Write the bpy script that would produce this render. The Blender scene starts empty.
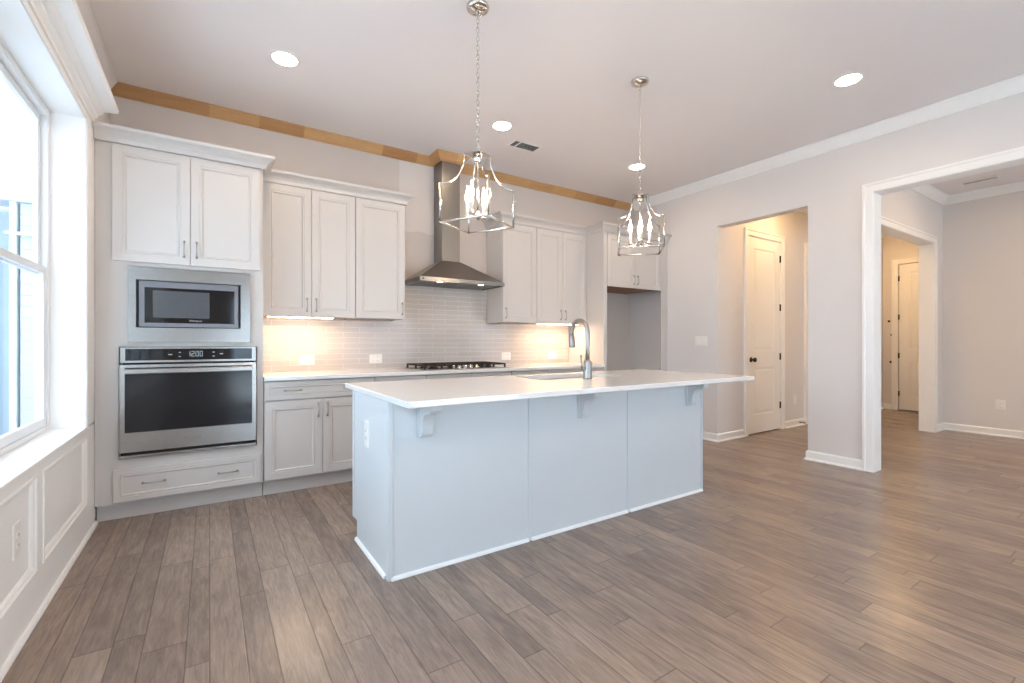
import bpy, bmesh, math, random
from mathutils import Vector, Matrix
random.seed(7)
sc = bpy.context.scene
COL = sc.collection
PI = math.pi

# ---------------------------------------------------------------- camera
FPX = 461.15
cam_d = bpy.data.cameras.new('camera')
cam = bpy.data.objects.new('camera', cam_d)
COL.objects.link(cam)
cam.location = (0, 0, 1.18)
cam.rotation_euler = (PI / 2, 0, -math.radians(33.264))
cam_d.sensor_fit = 'HORIZONTAL'
cam_d.sensor_width = 36.0
cam_d.lens = 36.0 * FPX / 1024.0
cam_d.shift_y = 0.5 / 1024.0
cam_d.clip_start = 0.02
sc.camera = cam

# ---------------------------------------------------------------- world, daylight, exposure
W = bpy.data.worlds.new('sky')
sc.world = W
W.use_nodes = True
wn = W.node_tree.nodes
bg = wn['Background']
bg.inputs[0].default_value = (0.64, 0.82, 1.0, 1)
bg.inputs[1].default_value = 2.6


def daylight_portal(x, y, z, rx, rz, sx, sy):
    l = bpy.data.lights.new('window_portal', 'AREA')
    l.shape = 'RECTANGLE'
    l.size = sx
    l.size_y = sy
    l.cycles.is_portal = True
    o = bpy.data.objects.new('window_portal', l)
    COL.objects.link(o)
    o.location = (x, y, z)
    o.rotation_euler = (rx, 0, rz)


daylight_portal(-0.845, 1.26, 1.60, PI / 2, -PI / 2, 4.9, 1.9)      # left bank of windows
daylight_portal(1.325, -2.75, 1.08, PI / 2, 0, 2.0, 2.1)           # rear glazed doors
daylight_portal(3.525, -2.75, 1.08, PI / 2, 0, 2.0, 2.1)
daylight_portal(6.75, -2.75, 1.50, PI / 2, 0, 1.6, 1.8)

sun_d = bpy.data.lights.new('sun', 'SUN')
sun_d.energy = 35.0
sun_d.angle = math.radians(0.6)
sun_d.color = (0.80, 0.90, 1.0)
sun = bpy.data.objects.new('sun', sun_d)
COL.objects.link(sun)
sun.rotation_euler = (math.radians(-34), math.radians(8), 0)     # high over the back of the house, lighting the added bounce surface behind the camera

sc.view_settings.view_transform = 'Standard'
sc.view_settings.look = 'None'
sc.view_settings.gamma = 1.0
sc.view_settings.use_curve_mapping = False
sc.view_settings.exposure = 0.85

E_CAN = 60.0
E_BULB = 72.0
E_STRIP = 24.0
E_HOOD = 25.0
E_HALL = 140.0
WARM = (1.0, 0.74, 0.50)
CANCOL = (1.0, 0.74, 0.50)

# ---------------------------------------------------------------- materials
MATS = {}


def srgb(r, g, b):
    def f(c):
        c /= 255.0
        return c / 12.92 if c <= 0.04045 else ((c + 0.055) / 1.055) ** 2.4
    return (f(r), f(g), f(b), 1)


def mat(name, col, rough=0.5, metal=0.0, noise=0.0, nscale=20.0, bump=0.0, bscale=60.0, emit=None, estr=0.0, spec=0.5, coat=0.0, stretch=None, ior=None):
    m = bpy.data.materials.new(name)
    m.use_nodes = True
    nt = m.node_tree
    b = nt.nodes['Principled BSDF']
    b.inputs['Base Color'].default_value = col
    b.inputs['Roughness'].default_value = rough
    b.inputs['Metallic'].default_value = metal
    b.inputs['Specular IOR Level'].default_value = spec
    b.inputs['Coat Weight'].default_value = coat
    if emit:
        b.inputs['Emission Color'].default_value = (*emit[:3], 1)
        b.inputs['Emission Strength'].default_value = estr
    geo = nt.nodes.new('ShaderNodeNewGeometry')
    src = geo.outputs['Position']
    if stretch:
        mp = nt.nodes.new('ShaderNodeMapping')
        mp.inputs['Scale'].default_value = stretch
        nt.links.new(src, mp.inputs['Vector'])
        src = mp.outputs['Vector']
    if noise > 0:
        n = nt.nodes.new('ShaderNodeTexNoise')
        n.inputs['Scale'].default_value = nscale
        n.inputs['Detail'].default_value = 4
        nt.links.new(src, n.inputs['Vector'])
        mx = nt.nodes.new('ShaderNodeMix')
        mx.data_type = 'RGBA'
        mx.inputs['A'].default_value = tuple(c * (1 - noise) for c in col[:3]) + (1,)
        mx.inputs['B'].default_value = tuple(min(1, c * (1 + noise)) for c in col[:3]) + (1,)
        nt.links.new(n.outputs['Fac'], mx.inputs['Factor'])
        nt.links.new(mx.outputs['Result'], b.inputs['Base Color'])
    if bump > 0:
        n2 = nt.nodes.new('ShaderNodeTexNoise')
        n2.inputs['Scale'].default_value = bscale
        n2.inputs['Detail'].default_value = 3
        nt.links.new(src, n2.inputs['Vector'])
        bp = nt.nodes.new('ShaderNodeBump')
        bp.inputs['Strength'].default_value = bump
        bp.inputs['Distance'].default_value = 0.01
        nt.links.new(n2.outputs['Fac'], bp.inputs['Height'])
        nt.links.new(bp.outputs['Normal'], b.inputs['Normal'])
    MATS[name] = m
    return m


M_WALL = mat('greige_wall_paint', srgb(231, 227, 225), 0.75, noise=0.012, nscale=3, bump=0.03, bscale=250)
M_CEIL = mat('ceiling_paint', srgb(240, 234, 233), 0.85, noise=0.015, nscale=2, bump=0.03, bscale=200)
M_TRIM = mat('white_trim_paint', srgb(251, 250, 248), 0.35, noise=0.01, nscale=6)
M_CAB = mat('white_cabinet_paint', srgb(208, 202, 197), 0.32, noise=0.01, nscale=8)
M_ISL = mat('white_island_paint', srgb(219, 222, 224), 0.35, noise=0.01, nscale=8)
M_QUARTZ = mat('white_quartz', srgb(243, 241, 238), 0.12, noise=0.03, nscale=9, coat=0.2)
M_STEEL = mat('brushed_steel', srgb(166, 162, 158), 0.24, 1.0, noise=0.10, nscale=6, bump=0.02, bscale=90, stretch=(1, 1, 30))
M_STEELH = mat('hood_steel', srgb(150, 146, 141), 0.30, 1.0, noise=0.10, nscale=6, bump=0.02, bscale=90, stretch=(30, 30, 1))
M_CHROME = mat('polished_nickel', srgb(214, 211, 207), 0.08, 1.0, noise=0.02, nscale=30)
M_NICKEL = mat('satin_nickel', srgb(168, 164, 160), 0.30, 1.0, noise=0.04, nscale=60)
M_BLACKGLASS = mat('black_glass', srgb(16, 17, 20), 0.06, 0.0, noise=0.1, nscale=5, spec=0.6)
M_OVENGLASS = mat('oven_door_glass', srgb(24, 24, 27), 0.13, 0.0, noise=0.1, nscale=5, spec=0.5)
M_DARK = mat('black_gap', srgb(14, 14, 15), 0.6, noise=0.1)
M_IRON = mat('cast_iron', srgb(46, 42, 39), 0.55, 0.3, noise=0.15, nscale=60, bump=0.1, bscale=300)
M_BRONZE = mat('dark_bronze', srgb(46, 40, 36), 0.4, 0.7, noise=0.1, nscale=60)
M_PLASTIC = mat('white_plastic', srgb(243, 241, 238), 0.3, noise=0.01)
M_SLOT = mat('socket_slot', srgb(120, 116, 112), 0.6, noise=0.05)
M_VENT = mat('vent_cavity', srgb(52, 44, 40), 0.8, noise=0.1)
M_GRIP = mat('white_display_ink', srgb(150, 160, 166), 0.5, noise=0.02, emit=(0.7, 0.85, 0.95), estr=0.08)
M_INK = mat('silver_print', srgb(190, 190, 190), 0.4, 0.3, noise=0.02)
M_UNDER = mat('brown_cabinet_underside', srgb(150, 108, 78), 0.6, noise=0.12, nscale=10, stretch=(1, 14, 1))
M_CANDLE = mat('candle_sleeve', srgb(236, 230, 220), 0.4, noise=0.01)
M_BULB = mat('lit_flame_bulb', srgb(255, 240, 220), 0.3, noise=0.01, emit=WARM, estr=E_BULB)
M_CANLENS = mat('lit_downlight_lens', srgb(255, 246, 235), 0.5, noise=0.01, emit=CANCOL, estr=E_CAN)
M_HALLLENS = mat('lit_hall_lens', srgb(255, 240, 220), 0.5, noise=0.01, emit=(1.0, .64, .30), estr=E_HALL)
M_STRIP = mat('lit_strip_lens', srgb(255, 240, 220), 0.5, noise=0.01, emit=WARM, estr=E_STRIP)
M_HOODLENS = mat('lit_hood_lens', srgb(255, 240, 220), 0.5, noise=0.01, emit=WARM, estr=E_HOOD)
M_SINK = mat('sink_steel', srgb(120, 120, 120), 0.3, 1.0, noise=0.06, nscale=30)
M_VINYL = mat('white_window_vinyl', srgb(238, 240, 242), 0.35, noise=0.01)
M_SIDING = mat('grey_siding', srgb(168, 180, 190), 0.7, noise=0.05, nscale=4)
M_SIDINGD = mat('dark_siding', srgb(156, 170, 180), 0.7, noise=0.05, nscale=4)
M_HTRIM = mat('house_trim', srgb(186, 194, 202), 0.7, noise=0.03, nscale=4)
M_GROUND = mat('outdoor_ground', srgb(92, 96, 100), 0.9, noise=0.3, nscale=1.5)
M_BOUNCE = mat('pale_bounce_surface', srgb(206, 206, 204), 0.85, noise=0.06, nscale=3)
M_RUBBER = mat('dark_rubber', srgb(60, 52, 46), 0.7, noise=0.05)




def N(nt, t, **kw):
    n = nt.nodes.new(t)
    for k, v in kw.items():
        setattr(n, k, v)
    return n


def math_node(nt, op, a, b=None):
    n = nt.nodes.new('ShaderNodeMath')
    n.operation = op
    for i, v in enumerate((a, b)):
        if v is None:
            continue
        if isinstance(v, (int, float)):
            n.inputs[i].default_value = v
        else:
            nt.links.new(v, n.inputs[i])
    return n.outputs[0]


def glass_mat():
    m = bpy.data.materials.new('window_glass')
    m.use_nodes = True
    nt = m.node_tree
    nt.nodes.clear()
    out = nt.nodes.new('ShaderNodeOutputMaterial')
    tr = nt.nodes.new('ShaderNodeBsdfTransparent')
    tr.inputs[0].default_value = (0.97, 0.985, 0.99, 1)
    gl = nt.nodes.new('ShaderNodeBsdfGlossy')
    gl.inputs['Roughness'].default_value = 0.02
    fr = nt.nodes.new('ShaderNodeFresnel')
    fr.inputs[0].default_value = 1.3
    mx = nt.nodes.new('ShaderNodeMixShader')
    ge = nt.nodes.new('ShaderNodeNewGeometry')
    one = math_node(nt, 'SUBTRACT', 1.0, ge.outputs['Backfacing'])
    nt.links.new(math_node(nt, 'MULTIPLY', fr.outputs[0], one), mx.inputs[0])
    nt.links.new(tr.outputs[0], mx.inputs[1])
    nt.links.new(gl.outputs[0], mx.inputs[2])
    nt.links.new(mx.outputs[0], out.inputs[0])
    return m


M_GLASS = glass_mat()


def plank_mat():
    m = bpy.data.materials.new('hand_scraped_maple_floor')
    m.use_nodes = True
    nt = m.node_tree
    L = nt.links.new
    b = nt.nodes['Principled BSDF']
    geo = N(nt, 'ShaderNodeNewGeometry')
    sp = N(nt, 'ShaderNodeSeparateXYZ')
    L(geo.outputs['Position'], sp.inputs[0])
    x, y = sp.outputs[0], sp.outputs[1]
    # boards of four widths laid in turn
    widths = (0.118, 0.098, 0.140, 0.075)
    per = sum(widths)
    xs = math_node(nt, 'DIVIDE', x, per)
    fx = math_node(nt, 'MULTIPLY', math_node(nt, 'FRACT', xs), per)
    row = math_node(nt, 'MULTIPLY', math_node(nt, 'FLOOR', xs), 4.0)
    ex = math_node(nt, 'MINIMUM', fx, math_node(nt, 'SUBTRACT', per, fx))
    acc = 0
    for w_ in widths[:-1]:
        acc += w_
        row = math_node(nt, 'ADD', row, math_node(nt, 'GREATER_THAN', fx, acc))
        ex = math_node(nt, 'MINIMUM', ex, math_node(nt, 'ABSOLUTE', math_node(nt, 'SUBTRACT', fx, acc)))
    wr = N(nt, 'ShaderNodeTexWhiteNoise', noise_dimensions='1D')
    L(row, wr.inputs['W'])
    ln = math_node(nt, 'ADD', math_node(nt, 'MULTIPLY', wr.outputs['Value'], 0.7), 0.75)
    wr2 = N(nt, 'ShaderNodeTexWhiteNoise', noise_dimensions='1D')
    L(math_node(nt, 'ADD', row, 37.3), wr2.inputs['W'])
    ys = math_node(nt, 'ADD', math_node(nt, 'DIVIDE', y, ln), math_node(nt, 'MULTIPLY', wr2.outputs['Value'], 9.0))
    colm = math_node(nt, 'FLOOR', ys)
    yf = math_node(nt, 'FRACT', ys)
    cid = N(nt, 'ShaderNodeCombineXYZ')
    L(row, cid.inputs[0])
    L(colm, cid.inputs[1])
    wp = N(nt, 'ShaderNodeTexWhiteNoise', noise_dimensions='3D')
    L(cid.outputs[0], wp.inputs['Vector'])
    # grain: stretched along the plank, shifted per plank
    off = N(nt, 'ShaderNodeVectorMath', operation='MULTIPLY')
    L(wp.outputs['Color'], off.inputs[0])
    off.inputs[1].default_value = (7, 7, 7)
    add = N(nt, 'ShaderNodeVectorMath', operation='ADD')
    L(geo.outputs['Position'], add.inputs[0])
    L(off.outputs[0], add.inputs[1])
    mp = N(nt, 'ShaderNodeMapping')
    mp.inputs['Scale'].default_value = (1, 0.10, 1)
    L(add.outputs[0], mp.inputs['Vector'])
    g1 = N(nt, 'ShaderNodeTexNoise')
    g1.inputs['Scale'].default_value = 60
    g1.inputs['Detail'].default_value = 7
    g1.inputs['Roughness'].default_value = 0.62
    g1.inputs['Distortion'].default_value = 0.9
    L(mp.outputs[0], g1.inputs['Vector'])
    mp2 = N(nt, 'ShaderNodeMapping')
    mp2.inputs['Scale'].default_value = (1, 0.30, 1)
    L(add.outputs[0], mp2.inputs['Vector'])
    g2 = N(nt, 'ShaderNodeTexNoise')
    g2.inputs['Scale'].default_value = 16
    g2.inputs['Detail'].default_value = 5
    g2.inputs['Distortion'].default_value = 0.5
    L(mp2.outputs[0], g2.inputs['Vector'])
    # plank tone
    rp = N(nt, 'ShaderNodeValToRGB')
    el = rp.color_ramp.elements
    el[0].position = 0.0
    el[0].color = srgb(114, 98, 87)
    el[1].position = 1.0
    el[1].color = srgb(180, 157, 139)
    e = el.new(0.35)
    e.color = srgb(138, 120, 108)
    e = el.new(0.7)
    e.color = srgb(158, 138, 123)
    tone = math_node(nt, 'ADD', math_node(nt, 'MULTIPLY', wp.outputs['Value'], 0.36), math_node(nt, 'MULTIPLY', math_node(nt, 'SUBTRACT', g2.outputs['Fac'], 0.06), 0.66))
    L(tone, rp.inputs['Fac'])
    gr = N(nt, 'ShaderNodeMapRange')
    gr.inputs['From Min'].default_value = 0.3
    gr.inputs['From Max'].default_value = 0.7
    gr.inputs['To Min'].default_value = 0.74
    gr.inputs['To Max'].default_value = 1.18
    L(g1.outputs['Fac'], gr.inputs['Value'])
    mul = N(nt, 'ShaderNodeVectorMath', operation='SCALE')
    L(rp.outputs['Color'], mul.inputs[0])
    L(gr.outputs[0], mul.inputs['Scale'])
    # joints
    ey = math_node(nt, 'MULTIPLY', math_node(nt, 'MINIMUM', yf, math_node(nt, 'SUBTRACT', 1.0, yf)), ln)
    ed = math_node(nt, 'MINIMUM', ex, ey)
    jm = N(nt, 'ShaderNodeMapRange')
    jm.inputs['From Min'].default_value = 0.0006
    jm.inputs['From Max'].default_value = 0.0030
    jm.inputs['To Min'].default_value = 0.50
    jm.inputs['To Max'].default_value = 1.0
    L(ed, jm.inputs['Value'])
    mul2 = N(nt, 'ShaderNodeVectorMath', operation='SCALE')
    L(mul.outputs[0], mul2.inputs[0])
    L(jm.outputs[0], mul2.inputs['Scale'])
    L(mul2.outputs[0], b.inputs['Base Color'])
    rr = N(nt, 'ShaderNodeMapRange')
    rr.inputs['To Min'].default_value = 0.24
    rr.inputs['To Max'].default_value = 0.27
    L(g2.outputs['Fac'], rr.inputs['Value'])
    L(rr.outputs[0], b.inputs['Roughness'])
    b.inputs['Specular IOR Level'].default_value = 0.5
    # bevelled plank edge + scraped surface
    jb = N(nt, 'ShaderNodeMapRange')
    jb.inputs['From Min'].default_value = 0.0
    jb.inputs['From Max'].default_value = 0.004
    L(ed, jb.inputs['Value'])
    hsum = math_node(nt, 'ADD', jb.outputs[0], math_node(nt, 'MULTIPLY', g2.outputs['Fac'], 0.35))
    hsum = math_node(nt, 'ADD', hsum, math_node(nt, 'MULTIPLY', g1.outputs['Fac'], 0.12))
    bp = N(nt, 'ShaderNodeBump')
    bp.inputs['Strength'].default_value = 0.16
    bp.inputs['Distance'].default_value = 0.004
    L(hsum, bp.inputs['Height'])
    L(bp.outputs[0], b.inputs['Normal'])
    return m


def tile_mat():
    m = bpy.data.materials.new('grey_glass_tile')
    m.use_nodes = True
    nt = m.node_tree
    L = nt.links.new
    b = nt.nodes['Principled BSDF']
    geo = N(nt, 'ShaderNodeNewGeometry')
    sp = N(nt, 'ShaderNodeSeparateXYZ')
    L(geo.outputs['Position'], sp.inputs[0])
    cb = N(nt, 'ShaderNodeCombineXYZ')
    L(sp.outputs[0], cb.inputs[0])
    L(math_node(nt, 'SUBTRACT', sp.outputs[2], 0.918), cb.inputs[1])
    br = N(nt, 'ShaderNodeTexBrick')
    br.offset = 0.5
    br.inputs['Scale'].default_value = 1.0
    br.inputs['Brick Width'].default_value = 0.305
    br.inputs['Row Height'].default_value = 0.0505
    br.inputs['Mortar Size'].default_value = 0.0016
    br.inputs['Mortar Smooth'].default_value = 0.1
    br.inputs['Color1'].default_value = srgb(200, 190, 183)
    br.inputs['Color2'].default_value = srgb(206, 197, 190)
    br.inputs['Mortar'].default_value = srgb(232, 227, 220)
    L(cb.outputs[0], br.inputs['Vector'])
    L(br.outputs['Color'], b.inputs['Base Color'])
    rr = N(nt, 'ShaderNodeMapRange')
    rr.inputs['To Min'].default_value = 0.12
    rr.inputs['To Max'].default_value = 0.6
    L(br.outputs['Fac'], rr.inputs['Value'])
    L(rr.outputs[0], b.inputs['Roughness'])
    bp = N(nt, 'ShaderNodeBump')
    bp.invert = True
    bp.inputs['Strength'].default_value = 0.4
    bp.inputs['Distance'].default_value = 0.002
    L(br.outputs['Fac'], bp.inputs['Height'])
    L(bp.outputs[0], b.inputs['Normal'])
    return m


def raw_wood_mat():
    # finger-jointed unpainted pine: tone changes along the length, grain along X
    m = bpy.data.materials.new('finger_jointed_pine')
    m.use_nodes = True
    nt = m.node_tree
    L = nt.links.new
    b = nt.nodes['Principled BSDF']
    geo = N(nt, 'ShaderNodeNewGeometry')
    sp = N(nt, 'ShaderNodeSeparateXYZ')
    L(geo.outputs['Position'], sp.inputs[0])
    seg = math_node(nt, 'FLOOR', math_node(nt, 'DIVIDE', sp.outputs[0], 0.36))
    wn_ = N(nt, 'ShaderNodeTexWhiteNoise', noise_dimensions='1D')
    L(seg, wn_.inputs['W'])
    mp = N(nt, 'ShaderNodeMapping')
    mp.inputs['Scale'].default_value = (0.8, 12, 12)
    L(geo.outputs['Position'], mp.inputs['Vector'])
    no = N(nt, 'ShaderNodeTexNoise')
    no.inputs['Scale'].default_value = 6
    no.inputs['Detail'].default_value = 5
    L(mp.outputs[0], no.inputs['Vector'])
    rp = N(nt, 'ShaderNodeValToRGB')
    rp.color_ramp.elements[0].color = srgb(160, 110, 64)
    rp.color_ramp.elements[1].color = srgb(222, 178, 124)
    L(math_node(nt, 'ADD', math_node(nt, 'MULTIPLY', wn_.outputs['Value'], 0.55), math_node(nt, 'MULTIPLY', no.outputs['Fac'], 0.5)), rp.inputs['Fac'])
    L(rp.outputs['Color'], b.inputs['Base Color'])
    b.inputs['Roughness'].default_value = 0.6
    return m


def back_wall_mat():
    # the other walls' greige paint, darkened to carry the shade on this wall, with the paler patches of bare primer either side of the hood chimney
    m = bpy.data.materials.new('patched_shaded_wall_paint')
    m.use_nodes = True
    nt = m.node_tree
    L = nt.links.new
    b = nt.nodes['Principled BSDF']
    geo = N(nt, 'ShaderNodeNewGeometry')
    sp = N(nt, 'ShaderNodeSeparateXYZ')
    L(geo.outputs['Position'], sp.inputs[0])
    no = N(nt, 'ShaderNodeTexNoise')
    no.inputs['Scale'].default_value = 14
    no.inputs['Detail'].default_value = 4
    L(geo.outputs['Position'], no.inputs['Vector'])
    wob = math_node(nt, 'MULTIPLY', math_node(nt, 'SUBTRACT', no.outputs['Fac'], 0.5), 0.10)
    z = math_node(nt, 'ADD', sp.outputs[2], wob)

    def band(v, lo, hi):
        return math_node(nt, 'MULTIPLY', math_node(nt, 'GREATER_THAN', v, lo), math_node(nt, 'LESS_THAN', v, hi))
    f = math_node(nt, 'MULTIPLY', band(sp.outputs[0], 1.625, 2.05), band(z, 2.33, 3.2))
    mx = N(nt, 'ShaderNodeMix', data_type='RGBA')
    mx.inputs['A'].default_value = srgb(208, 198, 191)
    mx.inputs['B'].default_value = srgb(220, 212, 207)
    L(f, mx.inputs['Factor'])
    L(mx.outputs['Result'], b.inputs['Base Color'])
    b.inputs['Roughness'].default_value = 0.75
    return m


M_FLOOR = plank_mat()
M_TILE = tile_mat()
M_PINE = raw_wood_mat()
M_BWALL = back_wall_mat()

# ---------------------------------------------------------------- mesh helpers
ORI = {}


def bx(bm, x0, x1, y0, y1, z0, z1, bev=0.0, seg=1):
    x0, x1 = min(x0, x1), max(x0, x1)
    y0, y1 = min(y0, y1), max(y0, y1)
    z0, z1 = min(z0, z1), max(z0, z1)
    r = bmesh.ops.create_cube(bm, size=1.0)
    vs = r['verts']
    for v in vs:
        v.co = Vector((x0 + (v.co.x + .5) * (x1 - x0), y0 + (v.co.y + .5) * (y1 - y0), z0 + (v.co.z + .5) * (z1 - z0)))
    if bev > 0:
        es = list({e for v in vs for e in v.link_edges})
        bmesh.ops.bevel(bm, geom=es, offset=bev, segments=seg, affect='EDGES', profile=0.5)
    return bm


def box(*a, **k):
    return bx(bmesh.new(), *a, **k)


def tube(bm, pts, r, n=10, closed=False, caps=True):
    """round tube along a list of points; r a number or one radius per point"""
    pts = [Vector(p) for p in pts]
    k = len(pts)
    rs = r if isinstance(r, (list, tuple)) else [r] * k
    rings = []
    prev = None
    for i, p in enumerate(pts):
        if closed:
            t = pts[(i + 1) % k] - pts[i - 1]
        else:
            t = pts[min(i + 1, k - 1)] - pts[max(i - 1, 0)]
        t.normalize()
        if prev is None:
            a = Vector((0, 0, 1)) if abs(t.z) < 0.9 else Vector((1, 0, 0))
            u = t.cross(a).normalized()
        else:
            u = (prev - t * prev.dot(t))
            u = u.normalized() if u.length > 1e-6 else t.orthogonal().normalized()
        prev = u
        w = t.cross(u)
        rings.append([bm.verts.new(p + (u * math.cos(2 * PI * j / n) + w * math.sin(2 * PI * j / n)) * rs[i]) for j in range(n)])
    m = k if closed else k - 1
    for i in range(m):
        a, b = rings[i], rings[(i + 1) % k]
        for j in range(n):
            f = bm.faces.new((a[j], a[(j + 1) % n], b[(j + 1) % n], b[j]))
            f.smooth = True
    if caps and not closed:
        bm.faces.new(rings[0][::-1])
        bm.faces.new(rings[-1])
    return bm


def lathe(bm, cx, cy, prof, n=24, axis='z', smooth=True):
    """prof: list of (radius, height). axis: direction of height"""
    def P(r, h, a):
        c, s = r * math.cos(a), r * math.sin(a)
        return c, s, h
    rings = []
    for r, h in prof:
        ring = []
        for j in range(n):
            c, s, hh = P(max(r, 1e-4), h, 2 * PI * j / n)
            if axis == 'z':
                co = (cx + c, cy + s, hh)
            else:
                co = axis(c, s, hh)
            ring.append(bm.verts.new(co))
        rings.append(ring)
    for i in range(len(rings) - 1):
        a, b = rings[i], rings[i + 1]
        for j in range(n):
            f = bm.faces.new((a[j], a[(j + 1) % n], b[(j + 1) % n], b[j]))
            f.smooth = smooth
    bm.faces.new(rings[0][::-1])
    bm.faces.new(rings[-1])
    return bm


def sweep(bm, path, prof, mp, closed=False):
    """profile (offset to the left of the path, height) mitred along a 2-D path; mp(px, py, h) -> 3-D"""
    k = len(path)
    P = [Vector(p) for p in path]
    rings = []
    for i in range(k):
        if closed or 0 < i < k - 1:
            d0 = (P[i] - P[i - 1]).normalized()
            d1 = (P[(i + 1) % k] - P[i]).normalized()
            n0 = Vector((-d0.y, d0.x))
            n1 = Vector((-d1.y, d1.x))
            n = (n0 + n1)
            n = n / max(1e-6, n.dot(n0))
        else:
            d = (P[1] - P[0]) if i == 0 else (P[-1] - P[-2])
            d.normalize()
            n = Vector((-d.y, d.x))
        rings.append([bm.verts.new(mp(P[i].x + n.x * o, P[i].y + n.y * o, h)) for o, h in prof])
    m = k if closed else k - 1
    q = len(prof)
    for i in range(m):
        a, b = rings[i], rings[(i + 1) % k]
        for j in range(q):
            bm.faces.new((a[j], a[(j + 1) % q], b[(j + 1) % q], b[j]))
    if not closed:
        bm.faces.new(rings[0][::-1])
        bm.faces.new(rings[-1])
    return bm


def panel(bm, w, h, t, rings, mp, hole=False):
    """framed panel: concentric rectangles (inset, depth); mp(a, b, d) -> 3-D, d out of the face"""
    def rect(i, d):
        return [bm.verts.new(mp(a, b, d)) for a, b in ((i, i), (w - i, i), (w - i, h - i), (i, h - i))]
    seq = [rect(0, -t), rect(0, -0.0015), rect(0.0015, 0)]
    bm.faces.new(seq[0][::-1])
    seq += [rect(i, d) for i, d in rings]
    for a, b in zip(seq, seq[1:]):
        for j in range(4):
            bm.faces.new((a[j], a[(j + 1) % 4], b[(j + 1) % 4], b[j]))
    bm.faces.new(seq[-1])
    return bm


def prism(bm, poly, mp, d0, d1):
    """extrude a 2-D polygon between depths d0 and d1"""
    a = [bm.verts.new(mp(x, y, d0)) for x, y in poly]
    b = [bm.verts.new(mp(x, y, d1)) for x, y in poly]
    n = len(poly)
    bm.faces.new(a[::-1])
    bm.faces.new(b)
    for j in range(n):
        bm.faces.new((a[j], a[(j + 1) % n], b[(j + 1) % n], b[j]))
    return bm


def obj(name, bm, m, parent=None, mods=None, label=None):
    bmesh.ops.recalc_face_normals(bm, faces=bm.faces[:])
    me = bpy.data.meshes.new(name)
    o = ORI.get(parent, Vector((0, 0, 0))) if parent else Vector((0, 0, 0))
    if o.length:
        bmesh.ops.translate(bm, verts=bm.verts[:], vec=-o)
    bm.to_mesh(me)
    bm.free()
    me.materials.append(m)
    ob = bpy.data.objects.new(name, me)
    COL.objects.link(ob)
    if parent:
        ob.parent = parent
        ORI[ob] = o
    if label:
        ob['label'] = label
    return ob


def thing(name, label, cat, loc=(0, 0, 0), group=None):
    o = bpy.data.objects.new(name, None)
    o.empty_display_size = 0.05
    COL.objects.link(o)
    o.location = loc
    ORI[o] = Vector(loc)
    o['label'] = label
    o['category'] = cat
    if group:
        o['group'] = group
    return o


def tag(o, label, cat, group=None):
    o['label'] = label
    o['category'] = cat
    if group:
        o['group'] = group
    return o


def struct(name, bm, m, parent=None):
    o = obj(name, bm, m, parent)
    if not parent:
        o['kind'] = 'structure'
    return o


def copy_tree(o, parent=None):
    c = o.copy()
    COL.objects.link(c)
    if parent:
        c.parent = parent
    for ch in list(o.children):
        copy_tree(ch, c)
    return c


def face_back(x0, y, z0):           # faces towards -Y (kitchen fronts)
    return lambda a, b, d: (x0 + a, y - d, z0 + b)


def face_left(x, y0, z0):           # faces towards +X (on the left wall)
    return lambda a, b, d: (x + d, y0 + a, z0 + b)


def face_right(x, y0, z0):          # faces towards -X
    return lambda a, b, d: (x - d, y0 + a, z0 + b)


# ---------------------------------------------------------------- room dimensions
XL, XR, YB, ZC = -0.62, 5.03, 4.58, 3.13
XR2 = 5.17
YR = -2.6                 # rear wall, behind the camera
YD0, YD1 = 2.02, 2.15     # wall between dining room and foyer
XD = 8.30                 # far side wall of dining room
YV = 3.235                 # wall with the tall door
XF = 10.0                 # front door wall

# ---------------------------------------------------------------- floor, ceiling
struct('floor', box(-1.0, 10.4, YR - .2, 4.9, -0.06, 0.0), M_FLOOR)
struct('ceiling', box(-1.0, 10.4, YR - .2, 4.9, ZC, ZC + 0.1), M_CEIL)

# left wall with the deep window recess
WY0, WY1, WZ0, WZ1 = -1.20, 3.715, 0.672, 2.52
bm = bmesh.new()
bx(bm, -0.835, XL - .015, YR, WY0, 0, ZC)
bx(bm, -0.835, XL - .015, WY1, YB, 0, ZC)
bx(bm, -0.835, XL - .015, WY0, WY1, 0, WZ0 - .02)
bx(bm, -0.835, XL - .015, WY0, WY1, WZ1, ZC)
struct('wall_left', bm, M_WALL)

# back wall
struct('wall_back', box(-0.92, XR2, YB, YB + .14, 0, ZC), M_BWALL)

# right wall: pantry opening (plain drywall) and wide cased opening
PO0, PO1, POZ = 2.245, 3.235, 2.55
CO0, CO1, COZ = -0.55, 1.69, 2.535
bm = bmesh.new()
bx(bm, XR, XR2, PO1, YB, 0, ZC)
bx(bm, XR, XR2, PO0, PO1, POZ, ZC)
bx(bm, XR, XR2, CO1, PO0, 0, ZC)
bx(bm, XR, XR2, CO0, CO1, COZ, ZC)
bx(bm, XR, XR2, YR, CO0, 0, ZC)
struct('wall_right', bm, M_WALL)

# rear wall with glazed openings
bm = bmesh.new()
RO = [(0.35, 2.30, 0.05, 2.10), (2.55, 4.50, 0.05, 2.10), (5.95, 7.55, 0.6, 2.4)]
xs = [-0.92] + [v for r in RO for v in r[:2]] + [XD + .14]
for i in range(0, len(xs), 2):
    bx(bm, xs[i], xs[i + 1], YR - .14, YR, 0, ZC)
for a, b, c, d in RO:
    bx(bm, a, b, YR - .14, YR, 0, c)
    bx(bm, a, b, YR - .14, YR, d, ZC)
struct('wall_rear', bm, M_WALL)

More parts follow.
